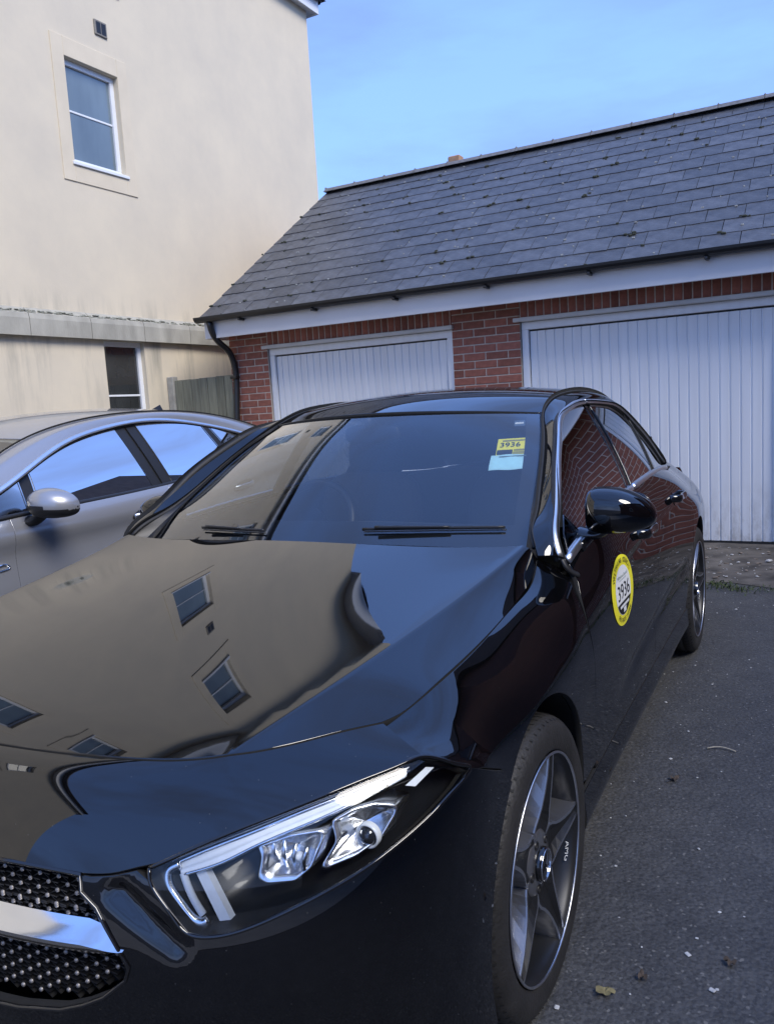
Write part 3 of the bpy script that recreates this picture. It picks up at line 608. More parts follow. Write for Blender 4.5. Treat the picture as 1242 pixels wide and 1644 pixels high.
# ------------------------------------------------------------------ brick house at the right, seen in the black paint, and a roof far behind
def brickwork():
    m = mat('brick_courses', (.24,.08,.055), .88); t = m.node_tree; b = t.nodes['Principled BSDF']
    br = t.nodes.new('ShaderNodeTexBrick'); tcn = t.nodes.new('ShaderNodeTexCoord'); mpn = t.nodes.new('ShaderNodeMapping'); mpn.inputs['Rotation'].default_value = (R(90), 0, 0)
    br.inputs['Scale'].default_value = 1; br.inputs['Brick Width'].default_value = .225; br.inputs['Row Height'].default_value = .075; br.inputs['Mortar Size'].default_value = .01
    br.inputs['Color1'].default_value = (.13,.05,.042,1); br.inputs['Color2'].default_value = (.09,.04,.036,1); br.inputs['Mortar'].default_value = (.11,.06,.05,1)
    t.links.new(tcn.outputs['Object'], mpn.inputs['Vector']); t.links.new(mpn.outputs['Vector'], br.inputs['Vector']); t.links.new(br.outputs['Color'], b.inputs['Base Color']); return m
BW = brickwork()
nh = bthing('brick_house', 5.5, 8.5); tag(nh, 'red brick house right of the garages, mirrored in the black car', 'house')
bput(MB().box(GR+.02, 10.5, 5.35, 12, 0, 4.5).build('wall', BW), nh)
bput(mk('roof', [(GR-.1,5.10,4.45),(10.8,5.10,4.45),(10.8,12.3,4.45),(GR-.1,12.3,4.45),(GR-.1,8.7,6.0),(10.8,8.7,6.0)], [(0,1,5,4),(2,3,4,5),(1,2,5),(3,0,4)], ROOFT, smooth=False), nh)
for a, z in ((5.6,1.2),(7.8,1.2)):
    wi = bput(MB().box(a, a+1.1, 5.32, 5.36, z, z+1.2, bv=.01).build('window', UPVC), nh); MB().box(a+.07, a+1.03, 5.305, 5.319, z+.07, z+1.13).build('pane', DGLASS, wi)
rh = bthing('terraced_house', 9.0, -1.5); tag(rh, 'dark brick terrace along the right of the drive, mirrored in the wing', 'house')
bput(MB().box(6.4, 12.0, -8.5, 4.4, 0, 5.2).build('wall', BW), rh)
bput(mk('roof', [(6.1,-8.8,5.15),(6.1,4.7,5.15),(12.3,4.7,5.15),(12.3,-8.8,5.15),(9.2,-8.8,7.4),(9.2,4.7,7.4)], [(0,4,5,1),(1,5,2),(2,5,4,3),(3,4,0)], ROOFT, smooth=False), rh)
for a, z in ((-6.5,3.2),(-3,3.2),(1.2,3.2),(-3,1.0)):
    wi = bput(MB().box(6.36, 6.41, a, a+1.1, z, z+1.2, bv=.01).build('window', UPVC), rh); MB().box(6.345, 6.359, a+.07, a+1.03, z+.07, z+1.13).build('pane', DGLASS, wi)
fh = bthing('distant_house', -9.4, 27.0); tag(fh, 'tan tiled roof peak just showing above the slate ridge', 'house')
TAN = mat('tan_clay_tiles', (.34,.20,.11), .8, var=.25, scale=4)
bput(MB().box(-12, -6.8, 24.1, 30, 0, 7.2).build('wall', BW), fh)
bput(mk('roof', [(-12.4,23.9,6.9),(-9.42,23.9,9.2),(-6.3,23.9,7.0),(-12.4,30.2,6.9),(-9.42,30.2,9.2),(-6.3,30.2,7.0)], [(0,1,4,3),(1,2,5,4),(0,2,1),(3,4,5)], TAN, smooth=False), fh)
bput(MB().box(-9.62, -9.2, 23.95, 24.3, 8.9, 9.27, bv=.03).build('ridge_end', TAN), fh)
# grass along the apron edge, grit, leaves
GRASS = mat('grass_blades', (.06,.085,.03), .7, var=.4, scale=30)
mb = MB()
for i in range(2600):
    x = rng.uniform(-.3, 6.5); y = 4.20+.07*math.sin(x*5.1)+rng.normal(0, .055); X, Y = b2w(x, y); h = rng.uniform(.012, .045)*(.5+abs(math.sin(x*2.3+.6))); a = rng.uniform(0, 6.28); wd = rng.uniform(.003, .006); l = h*rng.uniform(.2, 1.1)
    ca, sa = math.cos(a), math.sin(a); mb.add([(X-sa*wd, Y+ca*wd, .003), (X+sa*wd, Y-ca*wd, .003), (X+ca*l*.5, Y+sa*l*.5, h*.8), (X+ca*l, Y+sa*l, h)], [(0,1,2),(0,2,3)])
tag(mb.build('grass', GRASS), 'thin green grass growing along the concrete edge', 'grass', kind='stuff')
PEB = mat('pale_grit', (.45,.45,.44), .8, var=.3, scale=40)
mb = MB()
def pebble(x, y, r):
    V, F = bevbox(-r*rng.uniform(.7,1.6), r*rng.uniform(.7,1.6), -r, r, 0, r*rng.uniform(.5,1.), r*.35); a = rng.uniform(0, 3.14); ca, sa = math.cos(a), math.sin(a)
    mb.add([(x+ca*v[0]-sa*v[1], y+sa*v[0]+ca*v[1], v[2]+zoff) for v in V], F)
zoff = .001
for i in range(900):
    x, y = rng.uniform(-3, 3.2), rng.uniform(-1.2, 4.2)
    pebble(x, y, rng.choice([.0022,.003,.004,.0055], p=[.5,.3,.15,.05]))
for i in range(520):
    x, y = b2w(rng.uniform(-.5, 3.4), rng.uniform(4.25, 5.62)); zoff = .018; pebble(x, y, rng.choice([.003,.005,.009,.018], p=[.5,.32,.15,.03]))
tag(mb.build('loose_grit', PEB), 'pale grit and chips scattered over the dark asphalt', 'grit', kind='stuff')
DIRT = mat('dirt_and_rubble', (.16,.13,.105), .95, var=.6, scale=30, bump=.5, bscale=60)
mb = MB()
for i in range(300):
    x, y = b2w(rng.uniform(.2, 3.4), rng.uniform(4.3, 5.6)); r = rng.uniform(.003, .012); V, F = bevbox(-r*1.5, r*1.5, -r, r, 0, r*.6, r*.3); a = rng.uniform(0, 3.14); ca, sa = math.cos(a), math.sin(a)
    mb.add([(x+ca*v[0]-sa*v[1], y+sa*v[0]+ca*v[1], v[2]+.017) for v in V], F)
tag(mb.build('rubble', DIRT), 'brown dirt and rubble lying before the garage door', 'rubble', kind='stuff')
LEAFM = mat('dry_leaf', (.20,.17,.08), .8, var=.4, scale=60); LEAFB = mat('brown_leaf', (.07,.05,.035), .85, var=.4, scale=60); TWIGM = mat('pale_twig', (.34,.31,.25), .85, var=.3, scale=50)
def leaf(name, x, y, s, rz, m, lab, lobes):
    V = [(0,0,.006)]; n = 28
    for i in range(n):
        a = 2*math.pi*i/n; r = s*(.35+.65*abs(math.cos(lobes*a/2))**1.3)*(1 if abs(a-math.pi) > .4 else 1.35); V.append((r*math.cos(a), r*math.sin(a)*.75, .004+.010*abs(math.sin(a*2+rz))))
    o = mk(name, V, [(0, i+1, (i+1) % n+1) for i in range(n)], m); o.location = (x, y, .002); o.rotation_euler = (0, 0, rz); tag(o, lab, 'leaf', 'fallen leaves on the asphalt')
leaf('fallen_leaf', .995, .051, .024, .4, LEAFM, 'ragged pale yellow-green leaf on asphalt beside the front tyre', 5)
leaf('fallen_leaf', 1.062, .135, .016, 1.9, LEAFB, 'small curled brown leaf just behind the pale ragged leaf', 3)
leaf('fallen_leaf', 1.24, .26, .017, 2.6, LEAFB, 'dark brown leaf near the right edge of the asphalt', 3)
leaf('fallen_leaf', .985, 1.17, .022, .9, LEAFB, 'flat brown leaf on asphalt beside the front door', 4)
def twig(P, r, lab):
    P = np.array(P); o = tube('twig', curve(P-P[0], 12), r, TWIGM, None, 6); o.location = tuple(P[0]); tag(o, lab, 'twig', 'twigs on the asphalt')
twig([(1.06,1.47,.006),(1.10,1.49,.009),(1.16,1.475,.006)], .0028, 'straight pale stick on asphalt level with the door sticker')

# ================================================================== BLACK SALOON
car = empty('saloon_car'); tag(car, 'glossy black four-door saloon with a yellow 3936 sticker on its door', 'car')
PB, PN, PA = .895, 2.4, .52
zc_ = f1([.05,.20,.30,.42,.55,.65,.72,.78,.81], [-.79,-.845,-.867,-.876,-.868,-.845,-.81,-.742,-.68])
ph = np.concatenate([np.linspace(0, 1, 500)**1.0*math.pi/2]); _px = PB*np.sin(ph)**(2/PN); _py = PA*(1-np.cos(ph)**(2/PN))
_px = np.append(_px, [PB-.001]); _py = np.append(_py, [PA+.4]); _ps = np.concatenate([[0], np.cumsum(np.hypot(np.diff(_px), np.diff(_py)))])
_uni = np.linspace(0, _ps[-1], 900); _ux = np.interp(_uni, _ps, _px); _uy = np.interp(_uni, _ps, _py)
_k = np.ones(15)/15
for _ in range(2):
    _ux = np.convolve(np.pad(_ux, 7, mode='reflect', reflect_type='odd'), _k, 'valid'); _uy = np.convolve(np.pad(_uy, 7, mode='reflect', reflect_type='odd'), _k, 'valid')
def front0(s, z):
    s = np.asarray(s, float); sg = np.where(s < 0, -1., 1.); a = np.abs(s)
    return np.stack([sg*np.interp(a, _uni, _ux), zc_(z)+np.interp(a, _uni, _uy), np.asarray(z, float)], -1)
def front(s, z):                                     # nose and bumper surface, s = way round the nose from the middle
    s = np.asarray(s, float); sg = np.where(s < 0, -1., 1.); a = np.abs(s)
    x_ = np.interp(a, _uni, _ux); z = np.asarray(z, float); q = np.clip(((x_-.449)*.097+(z-.632)*-.074)/(.097**2+.074**2), 0, 1); dd_ = np.hypot(x_-.449-.097*q, z-.632+.074*q); dp = .013*np.exp(-(dd_/.017)**2)*np.clip(1.15-q*.5, 0, 1)*np.clip((.662-z)/.03, 0, 1)
    return np.stack([sg*x_, zc_(z)+np.interp(a, _uni, _uy)+dp, z], -1)
def sx(x): return float(np.interp(x, _ux, _uni))      # s from x
def fsz(L): return [(sx(x), z) for x, z in L]
def sy(y, z): return float(np.interp(y-float(zc_(np.array(z))), _uy, _uni))   # s from y
def fpt(x, z, off=0.):                                # point behind the nose surface
    e = 1e-3; s = sx(x); p = front0(np.array([s]), np.array([z]))[0]; a = front0(np.array([s+e]), np.array([z]))[0]-p; b = front0(np.array([s]), np.array([z+e]))[0]-p
    n = np.cross(a, b); n /= np.linalg.norm(n); return p+n*off*(1 if n[1] < 0 else -1), n*(1 if n[1] < 0 else -1)
# ---- bonnet
yk = [-.74,-.6,-.4,-.2,0,.2,.36,.52]
zcen = f1(yk, [.789,.820,.857,.8922,.9243,.954,.975,.994])
crx = f1([-.80,-.648,-.462,-.238,-.05,.2,.45,.55], [.505,.552,.605,.643,.668,.696,.727,.74]); crz = f1([-.80,-.648,-.462,-.238,-.05,.2,.44,.55], [.765,.800,.8375,.8664,.8894,.9217,.961,.978])
HE = [(.735,-.440,.797),(.751,-.402,.806),(.765,-.334,.816),(.772,-.222,.826),(.775,-.072,.836),(.775,.074,.848),(.772,.207,.865),(.770,.307,.880),(.766,.362,.892),(.760,.408,.908),(.752,.437,.924)]
edx = f1([-.7,-.55,-.409,-.334,-.222,-.072,.074,.207,.307,.40,.47], [.715,.735,.752,.765,.772,.775,.775,.772,.770,.762,.754]); edz = f1([-.7,-.55,-.409,-.334,-.222,-.072,.074,.207,.307,.38,.46], [.772,.787,.804,.816,.826,.836,.849,.864,.880,.897,.930])
_p0 = np.polyfit(np.linspace(-.74, .4, 60), zcen(np.linspace(-.74, .4, 60)), 3); _p1 = np.polyfit(np.linspace(-.70, .44, 60), crz(np.linspace(-.70, .44, 60)), 3); _p2 = np.polyfit(np.linspace(-.70, .44, 60), crx(np.linspace(-.70, .44, 60)), 3)
zcen = lambda y: np.polyval(_p0, y)
crz = lambda y: np.polyval(_p1, y)
crx = lambda y: np.polyval(_p2, y)
def bonnet(x, y):
    sg = np.where(np.asarray(x) < 0, -1., 1.); a = np.abs(x); xc = crx(y); u = a/xc
    z0 = zcen(y); z1 = crz(y)
    # crowned middle that eases into a shallow hollow just inside the crease
    k = 2.0; f = np.where(u < 1, u**2*k-(k-1)*np.clip(u, 0, 1)**4.0, 1)
    zi = z0-(z0-z1)*f
    t = (a-xc)/np.maximum(edx(y)-xc, .02); zo = z1+(edz(y)-z1)*(t*.80+.20*t*t)
    # small radius over the crease
    r = .008; wv = 1/(1+np.exp(-(a-xc)/(r*.5)))
    slope = (z0-z1)*(-(2*k-4.0*(k-1)))/xc
    zi = np.where(u < 1, zi, z1+slope*(a-xc))
    z = zi*(1-wv)+np.where(t > 0, zo, z1+(edz(y)-z1)*t*.8)*wv
    z = z-.009*np.clip((-.575-np.asarray(y, float))/.14, 0, 2)**2*np.clip(1.25-u*.6, 0, 1)
    return np.stack([np.asarray(x, float), np.asarray(y, float), z], -1)
def rear_y(x): return .345+.175*np.asarray(x)**2
FS = [(0,-.722),(.092,-.719),(.253,-.706),(.40,-.686),(.53,-.651),(.577,-.626),(.642,-.567),(.69,-.502),(.735,-.440)]
fsx = curve([(a, b, 0) for a, b in FS], 40)[:, :2]
side = curve([(a, b, c) for a, b, c in HE], 40)[:, :2]
half = np.concatenate([fsx, side[1:], np.array([(x, rear_y(x)) for x in np.linspace(.715, 0, 24)])])
outl = np.concatenate([half[:-1], half[::-1][:-1]*np.array([-1, 1])]); outl = outl[np.concatenate([[True], np.linalg.norm(np.diff(outl, axis=0), axis=1) > 1e-4])]
cl_ = np.linspace(-.70, .45, 60); cls = [np.stack([sg*(crx(cl_)+o_), cl_], 1) for sg in (1, -1) for o_ in (-.014, -.007, -.002, .002, .007, .014)]
trim('bonnet', outl, bonnet, PAINT, car, h=.02, gap=.0035, lip=.016, lines=cls)
# ---- wings and body side: sections (x,z) at stations y
def sect(tab):
    ys = sorted(tab); A = np.array([tab[y] for y in ys], float); K = A.shape[1]
    d = np.linalg.norm(np.diff(A, axis=1), axis=2).mean(0); t = np.concatenate([[0], np.cumsum(d)])
    ns = NS(ys, A.reshape(len(ys), -1))
    def P(y, a):
        y = np.atleast_1d(np.asarray(y, float)); a = np.atleast_1d(np.asarray(a, float)); C = ns(y).reshape(len(y), K, 2)
        # cubic across, same knots for all
        n = K; h = np.diff(t); Mx = np.eye(n); B = np.zeros((len(y), n, 2))
        for i in range(1, n-1):
            Mx[i, i-1] = h[i-1]; Mx[i, i] = 2*(h[i-1]+h[i]); Mx[i, i+1] = h[i]; B[:, i] = 6*((C[:, i+1]-C[:, i])/h[i]-(C[:, i]-C[:, i-1])/h[i-1])
        m = np.einsum('ij,njk->nik', np.linalg.inv(Mx), B); ac = np.clip(a, 0, t[-1]); i = np.clip(np.searchsorted(t, ac)-1, 0, n-2); q = np.arange(len(y)); hh = h[i][:, None]
        u = (t[i+1]-ac)[:, None]; v = (ac-t[i])[:, None]
        w_ = m[q, i]*u**3/(6*hh)+m[q, i+1]*v**3/(6*hh)+(C[q, i]/hh-m[q, i]*hh/6)*u+(C[q, i+1]/hh-m[q, i+1]*hh/6)*v
        # straight on beyond the ends
        d0 = (C[:, 1]-C[:, 0])/h[0]; d1 = (C[:, -1]-C[:, -2])/h[-1]
        w_ = w_+np.minimum(a, 0)[:, None]*d0+np.maximum(a-t[-1], 0)[:, None]*d1
        return np.stack([w_[:, 0], y, w_[:, 1]], -1)
    g = np.linspace(-.05, t[-1]+.1, 500)
    def inv(y, z):
        zz = P(np.full(500, y), g)[:, 2]; return float(np.interp(-z, -zz, g))
    return P, inv
WING = {-.56: [(.70,.775),(.735,.772),(.765,.768),(.785,.758),(.797,.735),(.803,.70),(.808,.64),(.80,.5),(.79,.35)],
 -.49: [(.722,.786),(.762,.783),(.80,.778),(.826,.770),(.843,.748),(.852,.71),(.857,.64),(.85,.5),(.84,.35)],
 -.42: [(.745,.800),(.784,.788),(.821,.773),(.856,.753),(.880,.728),(.889,.69),(.892,.62),(.888,.5),(.878,.35)],
 -.30: [(.7685,.819),(.801,.796),(.835,.768),(.865,.736),(.884,.702),(.8925,.656),(.8945,.60),(.891,.48),(.88,.33)],
 -.07: [(.775,.836),(.806,.811),(.840,.779),(.869,.742),(.887,.702),(.895,.654),(.897,.60),(.893,.48),(.88,.33)],
 .207: [(.772,.865),(.806,.840),(.839,.804),(.867,.762),(.885,.712),(.892,.664),(.893,.60),(.887,.48),(.878,.33)],
 .362: [(.766,.892),(.802,.865),(.838,.831),(.865,.786),(.882,.732),(.889,.674),(.890,.60),(.883,.48),(.876,.33)],
 .437: [(.752,.924),(.793,.886),(.834,.846),(.863,.796),(.878,.748),(.888,.682),(.889,.605),(.882,.48),(.875,.33)],
 .56: [(.728,.982),(.776,.924),(.826,.871),(.860,.812),(.878,.760),(.888,.688),(.889,.607),(.881,.48),(.874,.33)]}
wingP, wingI = sect(WING)
arch_r, az = .374, .325
def archpts(y0, a0, a1, n=30): return [(y0+arch_r*math.cos(a), az+arch_r*math.sin(a)) for a in np.linspace(a0, a1, n)]
def yzA(L, inv): return [(y, inv(y, z)) for y, z in L]
shut = [(.515,.868),(.485,.845),(.462,.80),(.455,.75),(.470,.66),(.488,.57),(.507,.45),(.52,.335)]
shutc = curve([(a, b, 0) for a, b in shut], 22)[:, :2]
a0 = math.asin((.335-az)/arch_r); a1 = math.acos(-.225/arch_r)
wing = [(y, 0.) for y in np.linspace(-.440, .437, 40)]
wing += yzA([(.458,.916),(.476,.904),(.493,.893),(.507,.880)], wingI)
wing += yzA([tuple(q) for q in shutc], wingI)
wing += yzA([(.40,.335)]+archpts(0, a0+.02, a1), wingI)
wing += yzA([(-.27,.667),(-.36,.710),(-.417,.729),(-.429,.739),(-.459,.763),(-.486,.774)], wingI)
for mi in (False, True):
    trim('front_wing', wing, wingP, PAINT, car, h=.018, gap=.0018, lip=.016, flip=True, mirror=mi)
BODY = {.40: [(.80,.90),(.82,.875),(.842,.848),(.864,.80),(.880,.745),(.888,.685),(.889,.605),(.882,.48),(.875,.33)],
 .50: [(.805,.915),(.823,.892),(.845,.858),(.866,.81),(.881,.75),(.888,.69),(.889,.61),(.881,.48),(.874,.33)],
 .75: [(.822,.955),(.838,.930),(.857,.89),(.873,.84),(.884,.77),(.889,.70),(.889,.61),(.880,.48),(.872,.33)],
 1.43: [(.808,.998),(.828,.970),(.851,.927),(.869,.875),(.881,.80),(.888,.71),(.888,.61),(.879,.48),(.872,.33)],
 1.95: [(.795,1.004),(.818,.975),(.846,.932),(.867,.885),(.881,.81),(.889,.71),(.889,.61),(.880,.48),(.873,.33)],
 2.35: [(.772,.988),(.801,.965),(.840,.924),(.867,.875),(.884,.80),(.893,.71),(.895,.61),(.888,.48),(.878,.33)],
 2.73: [(.705,.962),(.748,.939),(.803,.893),(.850,.838),(.884,.772),(.8965,.70),(.899,.61),(.893,.48),(.88,.33)],
 3.10: [(.632,.950),(.682,.928),(.748,.882),(.806,.832),(.850,.772),(.872,.70),(.876,.61),(.87,.48),(.86,.33)],
 3.45: [(.58,.945),(.63,.925),(.69,.88),(.745,.83),(.79,.77),(.815,.70),(.822,.61),(.815,.48),(.805,.33)],
 3.66: [(.53,.935),(.57,.915),(.62,.875),(.66,.825),(.695,.765),(.715,.70),(.722,.61),(.717,.48),(.71,.33)]}
bodyP0, bodyI = sect(BODY)
def ss(x, a, b): t = np.clip((x-a)/(b-a), 0, 1); return t*t*(3-2*t)
def bodyP(y, a):
    P = bodyP0(y, a); y = P[:, 1]; z = P[:, 2]; zl = .375+.075*(y-.87)
    P[:, 0] -= .011*np.exp(-((z-zl-.055)/.034)**2)*ss(y, .75, 1.15)*(1-ss(y, 2.15, 2.36))      # hollow above the sill crease
    zs = .835+.018*(y-.6); P[:, 0] += .0035*np.exp(-np.abs(z-zs)/.014)*ss(y, .55, .9)*(1-ss(y,2.6,3.2))   # shoulder line
    return P
belt = f1([.45,.50,.75,1.43,1.95,2.35,2.6], [.905,.917,.957,1.0,1.006,.993,.975])
bz = lambda y: float(belt(np.array(y)))
def beltA(y0, y1, n): return [(y, bodyI(y, bz(y)-.004)) for y in np.linspace(y0, y1, n)]
Bs = [(1.475,None),(1.50,.88),(1.515,.75),(1.515,.55),(1.50,.335)]
fd = beltA(.515, 1.46, 26)+yzA([(1.475,.96),(1.50,.88),(1.513,.76),(1.515,.6),(1.508,.45),(1.50,.315)], bodyI)+yzA([(.90,.315),(.525,.315)], bodyI)+yzA([tuple(q) for q in shutc[::-1][:-1]], bodyI)
a2 = math.acos((2.36-2.729)/arch_r) if abs((2.36-2.729)/arch_r) < 1 else math.pi
rarc = [(2.729+arch_r*math.cos(a), az+arch_r*math.sin(a)) for a in np.linspace(math.pi-.75, math.pi-.0, 16)]
rd = beltA(1.466, 2.43, 26)+yzA([(2.47,.93),(2.50,.86),(2.50,.78),(2.475,.70)], bodyI)+yzA(rarc[:15], bodyI)+yzA([(2.352,.315),(1.50,.315)], bodyI)+yzA([(1.508,.45),(1.515,.6),(1.513,.76),(1.50,.88),(1.475,.96)], bodyI)
rarc2 = [(2.729+arch_r*math.cos(a), az+arch_r*math.sin(a)) for a in np.linspace(math.pi-.78, 0.0, 30)]
rq = [(y, 0.) for y in np.linspace(2.44, 3.60, 30)]+yzA([(3.62,.8),(3.60,.6),(3.58,.35)], bodyI)+yzA([(3.2,.30)]+rarc2[::-1], bodyI)+yzA([(2.475,.70),(2.50,.78),(2.50,.86),(2.47,.93)], bodyI)
doors_ = {}
for mi in (False, True):
    doors_['f', mi] = trim('front_door', fd, bodyP, PAINT, car, h=.02, gap=.0018, lip=.016, flip=True, mirror=mi)
    doors_['r', mi] = trim('rear_door', rd, bodyP, PAINT, car, h=.024, gap=.0018, lip=.016, flip=True, mirror=mi)
    trim('rear_quarter', rq, bodyP, PAINT, car, h=.03, gap=.0018, lip=.016, flip=True, mirror=mi)
    # sill
    ys_ = np.linspace(.375, 2.36, 40)
    def xe(y, z): return float(bodyP(np.array([y]), np.array([bodyI(y, z)]))[0, 0])
    top = np.array([(xe(y, .312)+.002, y, .312) for y in ys_]); mid = top+np.array([.004, 0, -.05]); low = top+np.array([-.004, 0, -.11]); und = np.array([(.80, y, .155) for y in ys_]); un2 = np.array([(.70, y, .15) for y in ys_])
    grid('side_sill', loft([top, mid, low, und, un2], 16), SATB if False else PAINT, car, flip=True, mirror=mi, lip=.012)
    # arch lips and liners
    for yc0 in (0., 2.729):
        an = np.linspace(-.35, math.pi+.35, 40); L = []
        for rr, xx in ((.376,.872),(.384,.80),(.388,.60)): L.append([(xx, yc0+rr*math.cos(a), az+rr*math.sin(a)) for a in an])
        L = [np.array(q) for q in L]; L.append(np.array([(.58, yc0+.30*math.cos(a), az+.3*math.sin(a)) for a in an])); L.append(np.array([(.575, yc0+.01*math.cos(a), az+.01*math.sin(a)) for a in an]))
        G = np.array(L); grid('wheel_arch_liner', G, WELL, car, lip=0, mirror=mi)
# ---- front bumper, nose panel
GRL = [(.215,.417),(.262,.42),(.349,.434),(.391,.449),(.43,.468),(.468,.5),(.474,.521),(.456,.548),(.436,.579),(.417,.606),(.388,.626),(.383,.651)]
HL = [(.496,.668),(.519,.678),(.571,.701),(.641,.727),(.704,.746),(.767,.763),(.812,.772),(.827,.774),(.852,.763),(.877,.739),(.884,.729),(.875,.71),(.855,.688),(.82,.661),(.78,.637),(.729,.614),(.679,.593),(.625,.575),(.588,.571),(.564,.576),(.537,.605),(.51,.635),(.5,.65)]
hb = HL[10:][::1]                                       # tip, lower edge, inner edge
bump = fsz([(0,.412),(.12,.413)]+GRL+[(.40,.6495),(.44,.654),(.477,.664)])+fsz(HL[-1:]+HL[11:-1][::-1]+[HL[10]])
bump += [(sy(-.36, .708), .708), (sy(-.27, .665), .665)]
for a in np.linspace(a1, math.pi+.30, 24):
    y = arch_r*math.cos(a); z = az+arch_r*math.sin(a); bump.append((sy(y, z), z))
bump += [(sy(-.36, .19), .19)]+[(s, .185) for s in np.linspace(sy(-.40,.185), 0, 24)]
for mi in (False, True): trim('front_bumper', bump, front, PAINT, car, h=.010, gap=.0018, lip=.02, mirror=mi)
MB().box(-.6, .6, -.80, -.3, .14, .16).build('undertray', SATB, car)
ts = np.linspace(0, 1, 60)
Hc = NS(chord([(a, b, 0) for a, b in FS]), [(a, b, bonnet(np.array([a]), np.array([b]))[0, 2]) for a, b in FS]); hx = bonnet(*curve([(a, b, 0) for a, b in FS], 500)[:, :2].T)
Ntop = [(0,.6535),(.218,.6535),(.36,.653),(.40,.6545),(.44,.659),(.477,.669)]+[(x, z+.0015) for x, z in HL[1:8]]
nx_ = curve([tuple(fpt(x, z)[0]) for x, z in Ntop], 400)
Hs = np.stack([np.interp(ts*.735, hx[:, 0], hx[:, k]) for k in range(3)], -1); Ns = np.stack([np.interp(ts*.827, nx_[:, 0], nx_[:, k]) for k in range(3)], -1)
d = np.linalg.norm(Hs-Ns, axis=1, keepdims=True)
tanH = np.array([0, -.97, -.24])+np.array([.35, 0, 0])*ts[:, None]**2; tanH /= np.linalg.norm(tanH, axis=1, keepdims=True)
tanN = np.stack([np.zeros(60)+.25*ts, -.45*np.ones(60), -.9*np.ones(60)], -1); tanN /= np.linalg.norm(tanN, axis=1, keepdims=True)
_dir = (Ns-Hs)/d; _w = ts[:, None]**3; tanH = tanH*(1-_w)+_dir*_w; tanN = tanN*(1-_w)+_dir*_w; tanH /= np.linalg.norm(tanH, axis=1, keepdims=True); tanN /= np.linalg.norm(tanN, axis=1, keepdims=True)
vv = np.linspace(0, 1, 26)[:, None, None]; h00 = 2*vv**3-3*vv**2+1; h10 = vv**3-2*vv**2+vv; h01 = -2*vv**3+3*vv**2; h11 = vv**3-vv**2
NG = h00*Hs+h10*tanH*d*1.05+h01*Ns+h11*tanN*d*1.05
_e = NG[1]-NG[0]; NG[0] = NG[0]+_e/np.linalg.norm(_e, axis=1, keepdims=True)*np.minimum(.0035, np.linalg.norm(_e, axis=1, keepdims=True)*.8)
for mi in (False, True): grid('nose_panel', NG, PAINT, car, flip=True, mirror=mi, lip=.016)
# ---- grille
gr = empty('grille', (0,0,0), 0, car)
gl = [(0,.653)]+[q for q in [(.218,.653),(.383,.651),(.388,.626),(.417,.606),(.436,.579),(.474,.521),(.468,.5),(.43,.468),(.391,.449),(.349,.434),(.262,.42),(.215,.417)]]+[(0,.412)]
gfull = fsz(gl); gfull = gfull+[(-s, z) for s, z in gfull[::-1] if s > 0]
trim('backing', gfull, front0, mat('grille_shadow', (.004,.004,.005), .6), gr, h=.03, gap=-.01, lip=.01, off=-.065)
for mi in (1, -1):
    P = [fpt(x, z, .001)[0]*np.array([mi, 1, 1]) for x, z in [(0,.412)]+gl[::-1][1:]]
    tube('surround', P, .0035, GLOSSB, gr, 8)
gpoly = np.array([(sx(a), b) for a, b in gl]); gpoly = np.concatenate([gpoly, (gpoly*np.array([-1, 1]))[::-1]])
studs = MB(); wires = MB(); k = 0
for r in range(22):
    z = .421+r*.0112
    if z > .65: break
    row = np.arange(-.48+(.0195 if r % 2 else 0), .49, .039); prev = None
    for x in row:
        s = math.copysign(sx(abs(x)), x); ok = inpoly(np.array([[s, z]]), gpoly)[0] and segdist(np.array([[s, z]]), gpoly)[0] > .006
        if not ok: prev = None; continue
        p, n = fpt(abs(x), z, -.028); p = p*np.array([np.sign(x) if x else 1, 1, 1]); 
        V = []; 
        for q in range(8):
            a = q*math.pi/4; V.append((p[0]+.0034*math.cos(a), p[1]+.0, p[2]+.0034*math.sin(a)))
        for q in range(8):
            a = q*math.pi/4; V.append((p[0]+.0040*math.cos(a), p[1]+.003, p[2]+.0040*math.sin(a)))
        if abs(z-.556) > .032: studs.add(V, [tuple(range(8))]+[(q, 8+q, 8+(q+1) % 8, (q+1) % 8) for q in range(8)])
        wires.add(*boxv(p[0]-.0195, p[0]+.0195, p[1]+.004, p[1]+.022, p[2]-.0012, p[2]+.0012))
        for dz in (.0112, -.0112):
            c_ = np.array([p[0]+.0098, p[1]+.012, p[2]+dz/2]); wires.add([(p[0],p[1]+.006,p[2]-.001),(p[0]+.0195,p[1]+.006,p[2]+dz-.001),(p[0]+.0195,p[1]+.006,p[2]+dz+.001),(p[0],p[1]+.006,p[2]+.001),(p[0],p[1]+.02,p[2]-.001),(p[0]+.0195,p[1]+.02,p[2]+dz-.001),(p[0]+.0195,p[1]+.02,p[2]+dz+.001),(p[0],p[1]+.02,p[2]+.001)], [(0,1,2,3),(3,2,6,7),(0,4,5,1)])
tag(studs.build('studs', mat('stud_chrome', (.30,.28,.265), .5, .6, var=.1), gr, True), kind='stuff')
tag(wires.build('mesh', mat('grille_plastic', (.006,.006,.007), .5), gr), kind='stuff')
